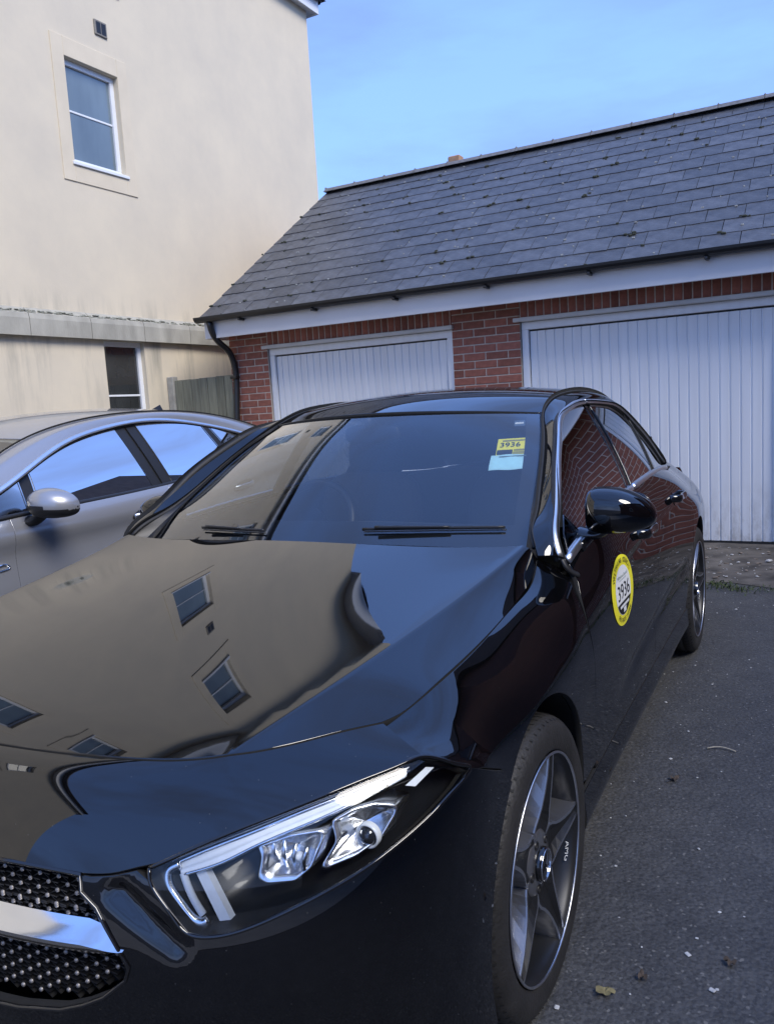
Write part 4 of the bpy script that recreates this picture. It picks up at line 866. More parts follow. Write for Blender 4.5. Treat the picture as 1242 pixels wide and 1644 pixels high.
# chrome blade across the grille, deep and wedge-shaped, running into the badge
for mi in (1., -1.):
    xs = np.concatenate([np.linspace(.07, .42, 16), np.linspace(.43, .466, 8)]); Gd = []
    for x in xs:
        e = np.clip((.468-x)/.05, 0, 1)**.5; zt = .582 if x < .40 else .582-.030*((x-.40)/.066)**1.2; zb = .531+.005*(x/.46)**3; zm = zb+(zt-zb)*(.40+.0*x)
        if x > .43: zb = zb+(.546-zb)*((x-.43)/.036)**1.5; zm = max(zm*e+(.546)*(1-e), zb)
        p = fpt(x, .556, .004)[0]; yf = p[1]
        Gd.append([(x*mi, yf+.055, zt+.004*0), (x*mi, yf+.020, zt), (x*mi, yf+.002, zm+.006*e), (x*mi, yf-.006*e, zm), (x*mi, yf-.003*e, (zm+zb)/2), (x*mi, yf+.004, zb), (x*mi, yf+.04, zb-.001)])
    G = np.array(Gd); V = G.reshape(-1, 3); o = mk('chrome_blade', V, gridfaces(*G.shape[:2], flip=mi < 0), CHROME, gr, True)
    for p_ in o.data.polygons: p_.use_smooth = True
    o.data.set_sharp_from_angle(angle=R(28))
V, F = lathe([(0,.001),(-.004,.074),(-.010,.086),(0,.092),(.03,.092)], seg=40); o = mk('badge', [(v[1], v[0]-.878, v[2]+.556) for v in V], F, GLOSSB, gr)
th = np.linspace(0, 2*math.pi, 49); tube('badge_ring', [(.078*math.cos(a), -.888, .556+.078*math.sin(a)) for a in th[:-1]], .006, CHROME, gr, 8, closed=True)
sv = [(0, -.899, .556)]+[((.074 if i % 2 == 0 else .011)*math.sin(i*math.pi/3), -.888, .556+(.074 if i % 2 == 0 else .011)*math.cos(i*math.pi/3)) for i in range(6)]
mk('star', sv, [(0, i+1, (i+1) % 6+1) for i in range(6)], CHROME, gr, False)
# ---- headlamps
def poly_at(L, off): return np.array([fpt(x, z, off)[0] for x, z in L])
def fpy(x, z, dy): return front0(np.array([sx(x)]), np.array([z]))[0]+np.array([0, dy, 0])
DRL = [(.514,.666),(.631,.711),(.729,.742),(.791,.757),(.812,.759),(.81,.75),(.767,.734),(.704,.714),(.635,.689),(.592,.669),(.534,.652),(.566,.613),(.586,.579),(.56,.581),(.528,.616),(.507,.647)]
for mi in (False, True):
    hl = empty('headlamp', (0,0,0), 0, car); sgn = -1. if mi else 1.
    trim('lens', fsz(HL), front0, LENS, hl, h=.014, gap=.004, lip=.008, mirror=mi, off=-.001)
    # black bowl behind the lens
    D, _o = polyprep(fsz(HL), .02, .003); rim = front0(D[:, 0], D[:, 1]); cen = rim.mean(0)
    back = rim+(cen-rim)*.04+np.array([0, .075, 0]); b2 = rim+(cen-rim)*.5+np.array([-.01, .10, 0]); b3 = rim+(cen-rim)*.98+np.array([-.015, .105, 0]); b0 = rim+(cen-rim)*.012+np.array([0, .004, 0])
    grid('housing', np.array([rim, b0, back, b2, b3]), LAMPB, hl, flip=True, lip=0, mirror=mi, closed=True)
    trim('rim_trim', fsz([(cen[0]+(x-cen[0])*1., z) for x, z in HL]), front, GLOSSB, hl, h=.5, gap=.0, lip=.01, mirror=mi, off=-.004) if False else None
    P = [fpt(x, z, -.003)[0] for x, z in HL]; tube('bezel', curve(P+P[:1], 140), .004, GLOSSB, hl, 8, mirror=mi)
    # daylight guide: ribbed clear bar over a white reflector, hook at the inner end
    up_l = curve([tuple(fpy(x, z, .028)) for x, z in [(.514,.666),(.571,.690),(.631,.711),(.680,.728),(.729,.742),(.791,.757),(.812,.760)]], 50)
    lo_l = curve([tuple(fpy(x, z, .030)) for x, z in [(.536,.645),(.592,.662),(.635,.682),(.704,.707),(.767,.729),(.811,.746)]], 50)
    Gs = []
    for q in np.linspace(0, 1, 13): Gs.append(up_l+(lo_l-up_l)*q+np.array([0, -.0035*(1-abs(2*((q*3) % 1)-1)), 0]))
    grid('light_guide', np.array(Gs), LAMPW, hl, flip=True, lip=.006, mirror=mi)
    tube('light_bar', up_l+np.array([.0, -.002, -.006]), .0045, LAMPC, hl, 8, mirror=mi)
    tube('light_bar', lo_l[:46]+np.array([.0, -.004, .004]), .0025, LAMPC, hl, 8, mirror=mi)
    hk = [tuple(fpy(x, z, .024)) for x, z in [(.530,.664),(.513,.652),(.514,.641),(.531,.616),(.548,.596),(.561,.584),(.572,.581),(.580,.585)]]
    tube('hook_guide', curve(hk, 40), .0075, LAMPC, hl, 10, mirror=mi)
    hk2 = [tuple(fpy(x, z, .028)) for x, z in [(.534,.650),(.541,.636),(.556,.610),(.570,.590)]]
    tube('hook_guide', curve(hk2, 30), .006, LAMPW, hl, 10, mirror=mi)
    A = [fpy(x, z, .035) for x, z in [(.546,.652),(.562,.653),(.607,.577),(.591,.575)]]; A2 = [a+np.array([0, .012, 0]) for a in A]
    V = np.array(A+A2)*np.array([sgn, 1, 1]); mk('side_reflector', V, [(0,1,2,3)[::-1],(0,4,5,1),(1,5,6,2),(2,6,7,3),(3,7,4,0)], LAMPW, hl, False)
    # reflector modules: shaped bowls with their own rims
    for L, nm in ((([(.636,.685),(.678,.697),(.721,.699),(.727,.693),(.715,.648),(.695,.631),(.655,.631),(.643,.639),(.644,.672)]), 'reflector'), (([(.73,.709),(.755,.721),(.781,.723),(.809,.713),(.812,.705),(.797,.671),(.768,.653),(.729,.642),(.725,.646),(.741,.68)]), 'projector')):
        P = np.array([fpy(x, z, .030) for x, z in L]); Pc = np.concatenate([P, P[:1]]); Lc = chord(Pc); ring = np.stack([np.interp(np.linspace(0, Lc[-1], 73)[:-1], Lc, Pc[:, k]) for k in range(3)], -1); ring = (ring*2+np.roll(ring, 1, 0)+np.roll(ring, -1, 0))/4; c = ring.mean(0)
        gs = [ring+np.array([0,.045,0]), ring, ring+(c-ring)*.10+np.array([0,-.003,0]), ring+(c-ring)*.22+np.array([.0,.010,0]), ring+(c-ring)*.55+np.array([-.004,.030,0]), ring+(c-ring)*.97+np.array([-.006,.036,0])]
        grid(nm, np.array(gs), LAMPC, hl, flip=True, lip=0, mirror=mi, closed=True)
        cc = c+np.array([.006, .012, -.004])
        if nm == 'projector':
            V, F = lathe([(-.012,.0005),(-.0105,.006),(-.006,.0115),(0,.0155),(.004,.0165)], seg=32); vv2 = np.array([(v[1], v[0], v[2]) for v in V])+cc+np.array([.006,-.004,-.004])
            mk('lens_ball', vv2*np.array([sgn, 1, 1]), F, mat('dark_glass', (.02,.022,.026), .03, 0, 1., .01), hl)
            V, F = lathe([(.0,.0165),(-.003,.0185),(-.001,.021),(.010,.021)], seg=32); vv2 = np.array([(v[1], v[0], v[2]) for v in V])+cc+np.array([.006,-.004,-.004]); mk('lens_ring', vv2*np.array([sgn, 1, 1]), F, LAMPW, hl)
        else:
            for q in range(4):
                a = c+np.array([-.032+q*.021, .006, .024-.002*q]); b = c+np.array([-.026+q*.016, .004, -.020]); tube('fin', [a, (a+b)/2+np.array([0,-.006,0]), b], .0045, LAMPC, hl, 6, mirror=mi)
            V, F = lathe([(-.006,.0005),(-.003,.007),(.004,.009)], seg=20); vv2 = np.array([(v[1], v[0], v[2]) for v in V])+cc+np.array([.008,-.006,0]); mk('bulb', vv2*np.array([sgn, 1, 1]), F, LAMPW, hl)
    mp_ = np.array([fpy(x, z, .020) for x, z in [(.816,.738),(.832,.752),(.842,.748),(.828,.733)]]); V = np.concatenate([mp_, mp_+np.array([0,.01,0])])*np.array([sgn,1,1]); mk('side_marker', V, [(3,2,1,0),(0,1,5,4),(1,2,6,5),(2,3,7,6),(3,0,4,7)], LAMPW, hl, False)
# ---- upper body
EW = [(.722,.50,.936),(.712,.56,.973),(.683,.704,1.058),(.650,.863,1.150),(.607,1.03,1.240),(.568,1.16,1.300)]
RE = [(.568,1.16,1.300),(.554,1.30,1.341),(.547,1.5,1.364),(.546,1.75,1.371),(.55,2.0,1.357),(.556,2.2,1.325),(.572,2.45,1.235),(.592,2.75,1.095),(.610,3.02,.962)]
DC = [(.803,.492,.915),(.790,.502,.953),(.764,.597,1.02),(.724,.765,1.137),(.680,.945,1.231),(.653,1.06,1.277),(.636,1.205,1.303),(.624,1.379,1.321),(.620,1.587,1.325),(.622,1.915,1.312),(.636,2.13,1.278),(.674,2.262,1.204),(.719,2.395,1.106),(.757,2.52,1.002),(.716,2.69,.968),(.680,2.86,.957),(.650,3.01,.953)]
PEW = [(.751,.438,.927),(.738,.466,.957),(.722,.500,.984),(.703,.600,1.019),(.683,.704,1.064),(.650,.863,1.152)]+EW[4:]
inner = np.array(PEW+RE[1:]); NP = 116
# match both edge curves by hand-placed stations
ti = chord(inner)/chord(inner)[-1]; DCa = np.array(DC); td = chord(DCa)/chord(DCa)[-1]
mt_i = [0, .13, .30, .40, .55, .75, 1.]; mt_d = [0, .14, .30, .37, .50, .68, 1.]
tt = np.linspace(0, 1, NP); inC = curve(inner, NP, np.interp(tt, np.linspace(0,1,7), mt_i)); daC = curve(DCa, NP, np.interp(tt, np.linspace(0,1,7), mt_d))
mid = .5*(inC+daC); out_ = np.stack([.55*np.ones(NP), -.25*np.exp(-(tt/.28)**2), .75*np.ones(NP)], -1); out_ /= np.linalg.norm(out_, axis=1, keepdims=True); out_ *= np.clip((1-tt)/.3, 0, 1)[:, None]**.8
wd = np.linalg.norm(inC-daC, axis=1, keepdims=True)
q1 = inC*.75+daC*.25+out_*wd*.055; q2 = mid+out_*wd*.095; q3 = inC*.25+daC*.75+out_*wd*.085
def pgrid(a, b): return loft([inC[a:b], q1[a:b], q2[a:b], q3[a:b], daC[a:b]], 14)
roofobj = None
for mi in (False, True):
    grid('roof_pillar', pgrid(0, NP), PAINT, car, flip=False, mirror=mi, lip=.014)
    tube('roof_moulding', inC[2:92]+np.array([-.003, 0, -.004]), .0065, RUB, car, 8, mirror=mi)
def bow(edge, b, c, nu=41):
    u = np.linspace(-1, 1, nu)[None, :, None]; e = edge[:, None, :]; b = np.asarray(b)[:, None, None]; c = np.asarray(c)[:, None, None]
    k = (1-np.abs(u)**2.0)
    return np.concatenate([e[..., :1]*u, e[..., 1:2]-b*k, e[..., 2:]+c*k], -1)
n = 40; we = curve(EW, n); we[:, 0] -= .012; t = np.linspace(0, 1, n)
for mi in (False, True):
    _a = curve(PEW, 50); _b = curve(EW, 50); grid('screen_moulding', np.array([_a+np.array([.002,0,-.002]), _a*.5+_b*.5+np.array([-.008,0,.002]), _b+np.array([-.022,-.004,-.002])]), SATB, car, lip=0, mirror=mi)
WS = bow(we, .085+.085*t, .020+.012*t)
grid('windscreen', WS, GLASS, car, lip=0)
# black ceramic border of the screen, just under the glass
def border(u0, u1, t0, t1, nm):
    e = curve(EW, 40, np.linspace(t0, t1, 40)); e[:, 0] -= .012; T = np.linspace(t0, t1, 40); full = bow(e, .085+.085*T, .020+.012*T, 81); i0, i1 = int((u0+1)*40), int((u1+1)*40)
    nn = np.cross(np.gradient(full, axis=1), np.gradient(full, axis=0)); nn /= np.linalg.norm(nn, axis=-1, keepdims=True)+1e-12
    g = full[:, i0:i1+1]-nn[:, i0:i1+1]*.004; grid(nm, g, SATB, car, lip=0)
border(-1, -.93, 0, 1, 'screen_border'); border(.93, 1, 0, 1, 'screen_border'); border(-.93, .93, .955, 1, 'screen_border'); border(-.93, .93, 0, .14, 'screen_border')
re_ = curve(RE[:6], 60); t = np.linspace(0, 1, 60); rb = .19*np.clip(1-t/.42, 0, 1)**2*(1+.0*t)-.10*np.clip((t-.6)/.4, 0, 1)**2; rc = .032+.010*np.sin(t*math.pi)
RF = bow(re_, rb, rc, 61)
grid('roof_front_panel', RF[:12], PAINT, car, lip=.01)
grid('roof_glass', RF[12:44], mat('panorama_glass', (.004,.004,.005), .03, 0, 1., .005), car, lip=.01)
grid('roof_rear_panel', RF[44:], PAINT, car, lip=.01)
rw = curve(RE[5:], 30); t = np.linspace(0, 1, 30); grid('rear_window', bow(rw, -.10+0*t, .03-.01*t), TINT, car, lip=0)
# boot lid, rear panel
bl = np.array([(.615-.06*i/7., 3.03+.08*i, .958-.003*i) for i in range(8)]); grid('boot_lid', bow(bl, -.06*np.ones(8), .035*np.ones(8)), PAINT, car, lip=.012)
tail = np.array([(.54,3.62,.93),(.64,3.66,.86),(.70,3.68,.74),(.75,3.69,.60),(.76,3.68,.40),(.73,3.62,.20)]); grid('rear_bumper', bow(curve(tail, 20), -.05*np.ones(20), 0*np.ones(20)), PAINT, car, flip=True, lip=.012)
for mi in (False, True): grid('tail_lamp', loft([np.array([(.40,3.735,.86),(.56,3.70,.87),(.68,3.64,.87)]), np.array([(.40,3.74,.80),(.58,3.71,.79),(.72,3.65,.78)])], 6), REDL, car, lip=.01, mirror=mi)
# side glass surface
gdx = NS([.45,.5,.6,.765,.945,1.06,1.205,1.379,1.587,1.915,2.13,2.262,2.395,2.52,2.7], [[.002]]*15)
gtop = f1([.49,.597,.765,.945,1.06,1.205,1.379,1.587,1.915,2.13,2.262,2.395,2.52], [.93,1.02,1.137,1.231,1.277,1.303,1.321,1.325,1.312,1.278,1.204,1.111,1.008])
def G0(y, z):
    d = z-.93; x = .832-.36*d-.47*d*d
    x = x-np.where(y > 1.5, .045*(y-1.5)**2, 0)-.10*np.clip(.95-y, 0, 1)**2
    return x
def gsurf(y, z): y = np.asarray(y, float); z = np.asarray(z, float); return np.stack([G0(y, z)-.008, y, z], -1)
def tp(y, o=.010): return float(gtop(np.array(y)))-o
def gpoly_(y0, y1, top0=None, b0=None, b1=None):
    P = [(y, bz(y)-.012) for y in np.linspace(b0 if b0 else y0, b1 if b1 else y1, 14)]
    return P+[(y, tp(y)) for y in np.linspace(y1, y0, 24)]
fw_ = [(y, bz(y)-.015) for y in np.linspace(.53, 1.42, 16)]+[(1.53, tp(1.53))]+[(y, tp(y)) for y in np.linspace(1.5, .53, 30)]
rw_ = [(y, bz(y)-.015) for y in np.linspace(1.49, 2.05, 12)]+[(2.165, tp(2.165))]+[(y, tp(y)) for y in np.linspace(2.14, 1.605, 16)]
qw_ = [(y, bz(y)-.015) for y in np.linspace(2.10, 2.49, 8)]+[(y, tp(y)) for y in np.linspace(2.49, 2.205, 12)]
bp_ = [(1.42, bz(1.42)-.015),(1.49, bz(1.49)-.015),(1.605, tp(1.605)),(1.53, tp(1.53))]
cp_ = [(2.05, bz(2.05)-.015),(2.10, bz(2.1)-.015),(2.205, tp(2.205)),(2.165, tp(2.165))]
for mi in (False, True):
    trim('front_window', fw_, gsurf, SIDEG, doors_['f', mi], h=.03, gap=.001, lip=.004, flip=True, mirror=mi)
    trim('rear_window', rw_, gsurf, TINT, doors_['r', mi], h=.03, gap=.001, lip=.004, flip=True, mirror=mi)
    trim('quarter_window', qw_, gsurf, TINT, doors_['r', mi], h=.03, gap=.001, lip=.004, flip=True, mirror=mi)
    trim('pillar_cover', bp_, gsurf, GLOSSB, doors_['f', mi], h=.03, gap=-.006, lip=.006, flip=True, mirror=mi, off=.003)
    trim('window_divider', cp_, gsurf, SATB, doors_['r', mi], h=.03, gap=-.006, lip=.006, flip=True, mirror=mi, off=.003)
    # black seal and bright trim round the windows
    dd = curve(DC[:14], 120); upv = np.array([.85, 0, .5]); uu_ = np.stack([.82*np.ones(120), -.62*np.exp(-(np.linspace(0,1,120)/.22)**2), .5*np.ones(120)-.25*np.exp(-(np.linspace(0,1,120)/.2)**2)], -1); uu_ /= np.linalg.norm(uu_, axis=1, keepdims=True)
    tube('window_seal', dd+np.array([-.010, 0, -.006]), .011, RUB, doors_['f', mi], 8, mirror=mi)
    tube('window_trim', dd[:62]+uu_[:62]*.002+(np.array([.008, .0, -.020]) if mi else 0), 1., SATAL, doors_['f', mi], 12, mirror=mi, flat=(.0115, .0045), up=uu_[:62])
    tube('window_trim', dd[62:]+uu_[62:]*.002+(np.array([.008, .0, -.020]) if mi else 0), 1., SATAL, doors_['r', mi], 12, mirror=mi, flat=(.0095, .0045), up=uu_[62:])
    bl_ = np.array([(G0(y, bz(y)-.004)-.001, y, bz(y)-.006) for y in np.linspace(.50, 2.52, 60)])
    tube('belt_trim', bl_[:29], 1., SATAL, doors_['f', mi], 10, mirror=mi, flat=(.0125, .008), up=upv)
    tube('belt_trim', bl_[29:], 1., SATAL, doors_['r', mi], 10, mirror=mi, flat=(.0125, .008), up=upv)
    # foot of the trim running down to the door edge
    ft = curve([(.806,.490,.915),(.815,.487,.898),(.828,.497,.880),(.842,.515,.868)], 16); tube('trim_foot', ft, np.linspace(.010,.0075,16), SATB, car, 8, mirror=mi, flat=(1.2,.7), up=upv)
    # quarter triangle behind the mirror
    tri = [(.53, bz(.53)-.01),(.70, bz(.70)-.01),(.615, tp(.615)-.006),(.56, tp(.56)-.006)]; trim('mirror_triangle', tri, gsurf, GLOSSB, doors_['f', mi], h=.03, gap=.001, lip=.006, flip=True, mirror=mi, off=.004)
    # door handles
    for key, y0 in (('f', 1.30), ('r', 2.10)):
        z0 = .862+.020*(y0 > 2); hx_ = xe(y0, z0); hd = tube('handle', curve([(hx_-.012,y0-.105,z0+.003),(hx_+.022,y0-.09,z0+.002),(hx_+.030,y0-.03,z0),(hx_+.030,y0+.05,z0),(hx_+.024,y0+.10,z0-.001),(hx_-.012,y0+.115,z0-.001)], 26), 1., GLOSSB, doors_[key, mi], 12, mirror=mi, flat=(.0165,.0085), up=(1,0,0))
        th = np.linspace(0, 2*math.pi, 25)[:-1]; cup = [np.array([(xe(y0-.01+r_*.075*math.cos(a), z0-.006+r_*.032*math.sin(a))+o_, y0-.01+r_*.075*math.cos(a), z0-.006+r_*.032*math.sin(a)) for a in th]) for r_, o_ in ((1.0,.0012),(.75,-.0),(.4,.0006),(.02,.0006))]
        cup = [np.array(c_) for c_ in cup]; 
        g_ = grid('handle_cup', np.array(cup), GLOSSB, doors_[key, mi], lip=0, mirror=mi, closed=True, flip=True)
# ---- door mirrors
def mirror(mi):
    m_ = empty('door_mirror', (0,0,0), 0, car); S = np.array([-1. if mi else 1., 1, 1])
    st = [(.828,.708,1.020,.020,.018),(.829,.708,1.020,.048,.042),(.833,.708,1.021,.068,.055),(.846,.707,1.022,.083,.0625),(.880,.706,1.022,.090,.0655),(.915,.706,1.021,.089,.0625),(.950,.710,1.017,.081,.055),(.980,.718,1.011,.067,.043),(1.000,.727,1.006,.049,.030),(1.010,.735,1.003,.027,.016),(1.0125,.738,1.002,.004,.003)]
    A = np.array(st); ns = NS(chord(A[:, [0,3,4]]), A); tq = np.linspace(0, ns.t[-1], 44); rings = []
    for x, yc, zc, ry, rz in ns(tq):
        ry, rz = max(ry, .001), max(rz, .001); r = []
        for a in np.linspace(0, 2*math.pi, 41)[:-1]:
            c, s = math.cos(a), math.sin(a); e = 2/3.1; yy = -abs(c)**e*math.copysign(1, c)*ry
            if yy > 0: yy *= .62
            zz = abs(s)**e*math.copysign(1, s)*rz
            if zz < 0: zz *= 1.02
            r.append((x+.012*(yy/ry)*0, yc+yy, zc+zz))
        rings.append(r)
    G = np.array(rings)
    grid('cap', G, PAINT, m_, lip=0, mirror=mi, closed=True, flip=False)
    # seam between painted cap and lower shell
    sm = []
    for x, yc, zc, ry, rz in ns(np.linspace(ns.t[-1]*.10, ns.t[-1]*.94, 40)): sm.append((x, yc-ry*.985, zc-rz*.62))
    sm = np.array(sm)
    low = []
    for x, yc, zc, ry, rz in ns(np.linspace(ns.t[-1]*.06, ns.t[-1]*.95, 36)):
        r = []
        for a in np.linspace(-.80, -math.pi+.2, 16):
            c, s = math.cos(a), math.sin(a); e = .8; yy = -abs(c)**e*math.copysign(1, c)*ry*1.02; yy = yy*.62 if yy > 0 else yy; r.append((x, yc+yy-.001, zc-abs(s)**e*rz*1.045))
        low.append(r)
    grid('lower_shell', np.array(low), GLOSSB, m_, lip=.004, mirror=mi, flip=False)
    V = []; 
    for a in np.linspace(0, 2*math.pi, 33)[:-1]: V.append((.918+.075*math.copysign(abs(math.cos(a))**.75, math.cos(a)), .7635, 1.02+.048*math.copysign(abs(math.sin(a))**.75, math.sin(a))))
    mk('mirror_glass', np.array(V)*S, [tuple(range(32))], CHROME, m_, False)
    stem = curve([(.80,.70,.955),(.835,.700,.950),(.862,.703,.955),(.885,.705,.972)], 14); tube('stem', stem, np.linspace(.034,.028,14), GLOSSB, m_, 14, mirror=mi, flat=(1.25,.52), up=(0,0,1))
    ft_ = curve([(xe(.62,.92)-.002,.62,.925),(xe(.70,.935)+.004,.70,.942),(xe(.78,.94)-.002,.78,.948)], 12); tube('foot', ft_, 1., GLOSSB, m_, 10, mirror=mi, flat=(.016,.011), up=(1,0,.4))
    return m_
mirror(False); _m = mirror(True); _m.location = (.085, .02, -.02)
# ---- wheels
def wheel(y, side, steer=0., par=None, wx=.8886):
    wh = empty('wheel', (0, y, 0), 0, par or car); wh.location = (wx*side, y, .322); wh.rotation_euler = (0, 0, (0 if side > 0 else math.pi)+steer)
    # tyre: x=0 is the outer face of the rim
    pr = [(-.020,.2455),(-.004,.2480),(.0005,.2540),(.0035,.266),(.005,.282),(.003,.298),(-.004,.311),(-.013,.3195),(-.024,.3245)]
    full = pr+[(-.045,.3265),(-.0455,.320),(-.052,.320),(-.0525,.3275),(-.082,.3282),(-.0825,.321),(-.090,.321),(-.0905,.3284),(-.124,.3284),(-.1245,.321),(-.132,.321),(-.1325,.3282),(-.162,.3275),(-.1625,.320),(-.169,.320),(-.1695,.3265)]+[(-.2165-(.0 if True else 0)-q[0]*1.0, q[1]) for q in pr[::-1]]
    V, F = lathe(full, seg=96); mk('tyre', V, F, TYRE, wh)
    sl_ = MB()
    for i in range(72):                              # shoulder blocks
        a = 2*math.pi*i/72
        for xx, r0, r1 in ((-.014,.3165,.3215),(-.030,.3235,.3268)):
            ca, sa = math.cos(a), math.sin(a); da = .010; V = []
            for dx, rr in ((-.010,r1+.0014),(.010,r0-.0008 if xx > -.02 else r1-.001)):
                for dd_ in (-da, da): V.append((xx+dx, (rr)*math.cos(a+dd_*.9+(.02 if dx < 0 else 0)), rr*math.sin(a+dd_*.9+(.02 if dx < 0 else 0))))
            sl_.add(V, [(0,1,3,2)])
    tag(sl_.build('tread_blocks', GB_TREAD, wh), kind='stuff')
    th = np.linspace(0, 2*math.pi, 97)[:-1]
    tube('rim_edge', [(.0005, .2445*math.cos(a), .2445*math.sin(a)) for a in th], .0030, MACH, wh, 8, closed=True)
    V, F = lathe([(.0005,.2445),(-.006,.238),(-.012,.2335),(-.030,.229),(-.06,.224),(-.16,.216),(-.20,.232)], seg=96); mk('rim_barrel', V, F, mat('dark_barrel', (.03,.031,.034), .4, .6, var=.1) if 'dark_barrel' not in bpy.data.materials else bpy.data.materials['dark_barrel'], wh)
    V, F = lathe([(-.075,.03),(-.075,.158),(-.090,.158),(-.090,.03)], seg=64); mk('brake_disc', V, F, DISC, wh)
    V, F = lathe([(-.20,.0),(-.16,.10),(-.155,.216)], seg=40); mk('inner_shadow', V, F, WELL, wh)
    cal = MB(); pts = []
    for a in np.linspace(-.5, .5, 7):
        for r_ in (.105,.175): pts.append((-.062, r_*math.cos(a+.2), r_*math.sin(a+.2)))
    for a in np.linspace(-.5, .5, 7):
        for r_ in (.105,.175): pts.append((-.105, r_*math.cos(a+.2), r_*math.sin(a+.2)))
    Fc = [(2*i,2*i+1,2*i+3,2*i+2) for i in range(6)]+[(14+2*i,14+2*i+2,14+2*i+3,14+2*i+1) for i in range(6)]+[(2*i+1,14+2*i+1,14+2*i+3,2*i+3) for i in range(6)]+[(2*i,2*i+2,14+2*i+2,14+2*i) for i in range(6)]
    mk('brake_caliper', pts, Fc, RIMG, wh, False)
    # five broad arms, each with two machined ridges and a dark valley between, spread from a star-shaped hub
    rs = [.046,.062,.078,.092,.108,.130,.160,.195,.220,.240]
    W_ = np.interp(rs, [.046,.062,.078,.092,.108,.130,.160,.20,.24], [.040,.048,.054,.050,.041,.0335,.027,.0215,.0185]); X0 = np.interp(rs, [.046,.09,.14,.20,.24], [-.022,-.016,-.008,-.003,-.003])
    Sd = np.interp(rs, [.05,.1,.16,.24], [.003,.010,.016,.008]); Vd = np.interp(rs, [.046,.07,.10,.14,.20,.24], [.002,.006,.014,.013,.008,.004])
    for i in range(5):
        a0_ = 2*math.pi*i/5+R(76)
        V = []
        for r, w_, x0, sd_, vd in zip(rs, W_, X0, Sd, Vd):
            g_ = max(w_-.0075, .003)
            for u, dx in ((-w_-sd_, -.062),(-w_-sd_*.6, -.035),(-w_-.0008, -.003),(-w_, 0),(-g_, 0),(-g_*.55, -vd),(g_*.55, -vd),(g_, 0),(w_, 0),(w_+.0008, -.003),(w_+sd_*.6, -.035),(w_+sd_, -.062)):
                V.append((x0+dx, r*math.cos(a0_)-u*math.sin(a0_), r*math.sin(a0_)+u*math.cos(a0_)))
        nn_ = 12; F = []; fm = []
        for k in range(len(rs)-1):
            for q in range(nn_-1):
                F.append((k*nn_+q, k*nn_+q+1, (k+1)*nn_+q+1, (k+1)*nn_+q)); fm.append(1 if q in (3, 7) else 2 if q in (4, 5, 6) else 0)
        mk('spoke', V, F, None, wh, False, None, [RIMG, MACH, bpy.data.materials['dark_barrel']], fm)
    V, F = lathe([(-.060,.080),(-.028,.076),(-.020,.066),(-.018,.045),(-.016,.001)], seg=40); mk('hub', V, F, RIMG, wh)
    V, F = lathe([(-.017,.038),(-.006,.0375),(-.004,.034),(-.005,.001)], seg=36); cap = mk('hub_cap', V, F, GLOSSB, wh)
    tube('cap_ring', [(-.0045, .0335*math.cos(a), .0335*math.sin(a)) for a in th[::3]], .0022, CHROME, wh, 6, closed=True)
    V = [(-.001,0,0)]+[(-.0035, (.031 if j % 2 == 0 else .0055)*math.sin(j*math.pi/3+.3), (.031 if j % 2 == 0 else .0055)*math.cos(j*math.pi/3+.3)) for j in range(6)]; mk('cap_star', V, [(0, j+1, (j+1) % 6+1) for j in range(6)], CHROME, wh, False)
    for i in range(5):
        a = 2*math.pi*(i+.5)/5+R(76); V, F = lathe([(-.022,.0105),(-.016,.010),(-.0165,.006),(-.022,.0055),(-.022,.0005)], seg=12); mk('wheel_bolt', [(v[0], v[1]+.056*math.cos(a), v[2]+.056*math.sin(a)) for v in V], F, SATB, wh)
    return wh
for y, st in ((0., R(-1.0)), (2.729, 0)):
    for s_ in (1, -1): wheel(y, s_, st)
for wq in [o for o in car.children if o.name.startswith('wheel') and 'arch' not in o.name]:
    V, F = text_mesh('AMG', .022); a = R(-22); P = []
    for u, v in V:
        aa = a-u/.226; rr = .2265+v; P.append((-.0185-.35*(.2335-rr), rr*math.cos(aa), rr*math.sin(aa)))
    mk('rim_lettering', P, F, WHT, wq, False)
# ---- wipers, cowl, washer
grid('cowl', np.array([[(x, rear_y(x)+.003, .945-.05*x*x) for x in np.linspace(-.72,.72,41)], [(x, rear_y(x)+.05, .935-.03*x*x) for x in np.linspace(-.72,.72,41)], [(x, rear_y(x)+.14, .93-.03*x*x) for x in np.linspace(-.72,.72,41)]]), SATB, car, lip=.01)
def wsp(u, t): 
    i = t*39; k = int(min(max(i, 0), 38)); f_ = i-k; uu = (u+1)*20; j = int(min(max(uu, 0), 39)); g_ = uu-j
    a = WS[k, j]*(1-g_)+WS[k, j+1]*g_; b = WS[k+1, j]*(1-g_)+WS[k+1, j+1]*g_; return a*(1-f_)+b*f_
def wiper(us, t0, t1):
    wp = empty('wiper', (0,0,0), 0, car); P = np.array([wsp(u, t)+np.array([0,-.010,.008]) for u, t in zip(np.linspace(us[0], us[1], 20), np.linspace(t0, t1, 20))])
    tube('blade', P, 1., SATB, wp, 8, flat=(.003,.0048), up=(0,0,1)); tube('arm', P[2:13]+np.array([0,-.008,.006])*np.linspace(1.,.6,11)[:, None], np.linspace(.0055,.0035,11), SATB, wp, 8)
    tube('rubber_edge', P+np.array([0,.009,-.010]), .003, RUB, wp, 6)
wiper((.30,.90), .075, .110); wiper((-.60,-.20), .068, .055)
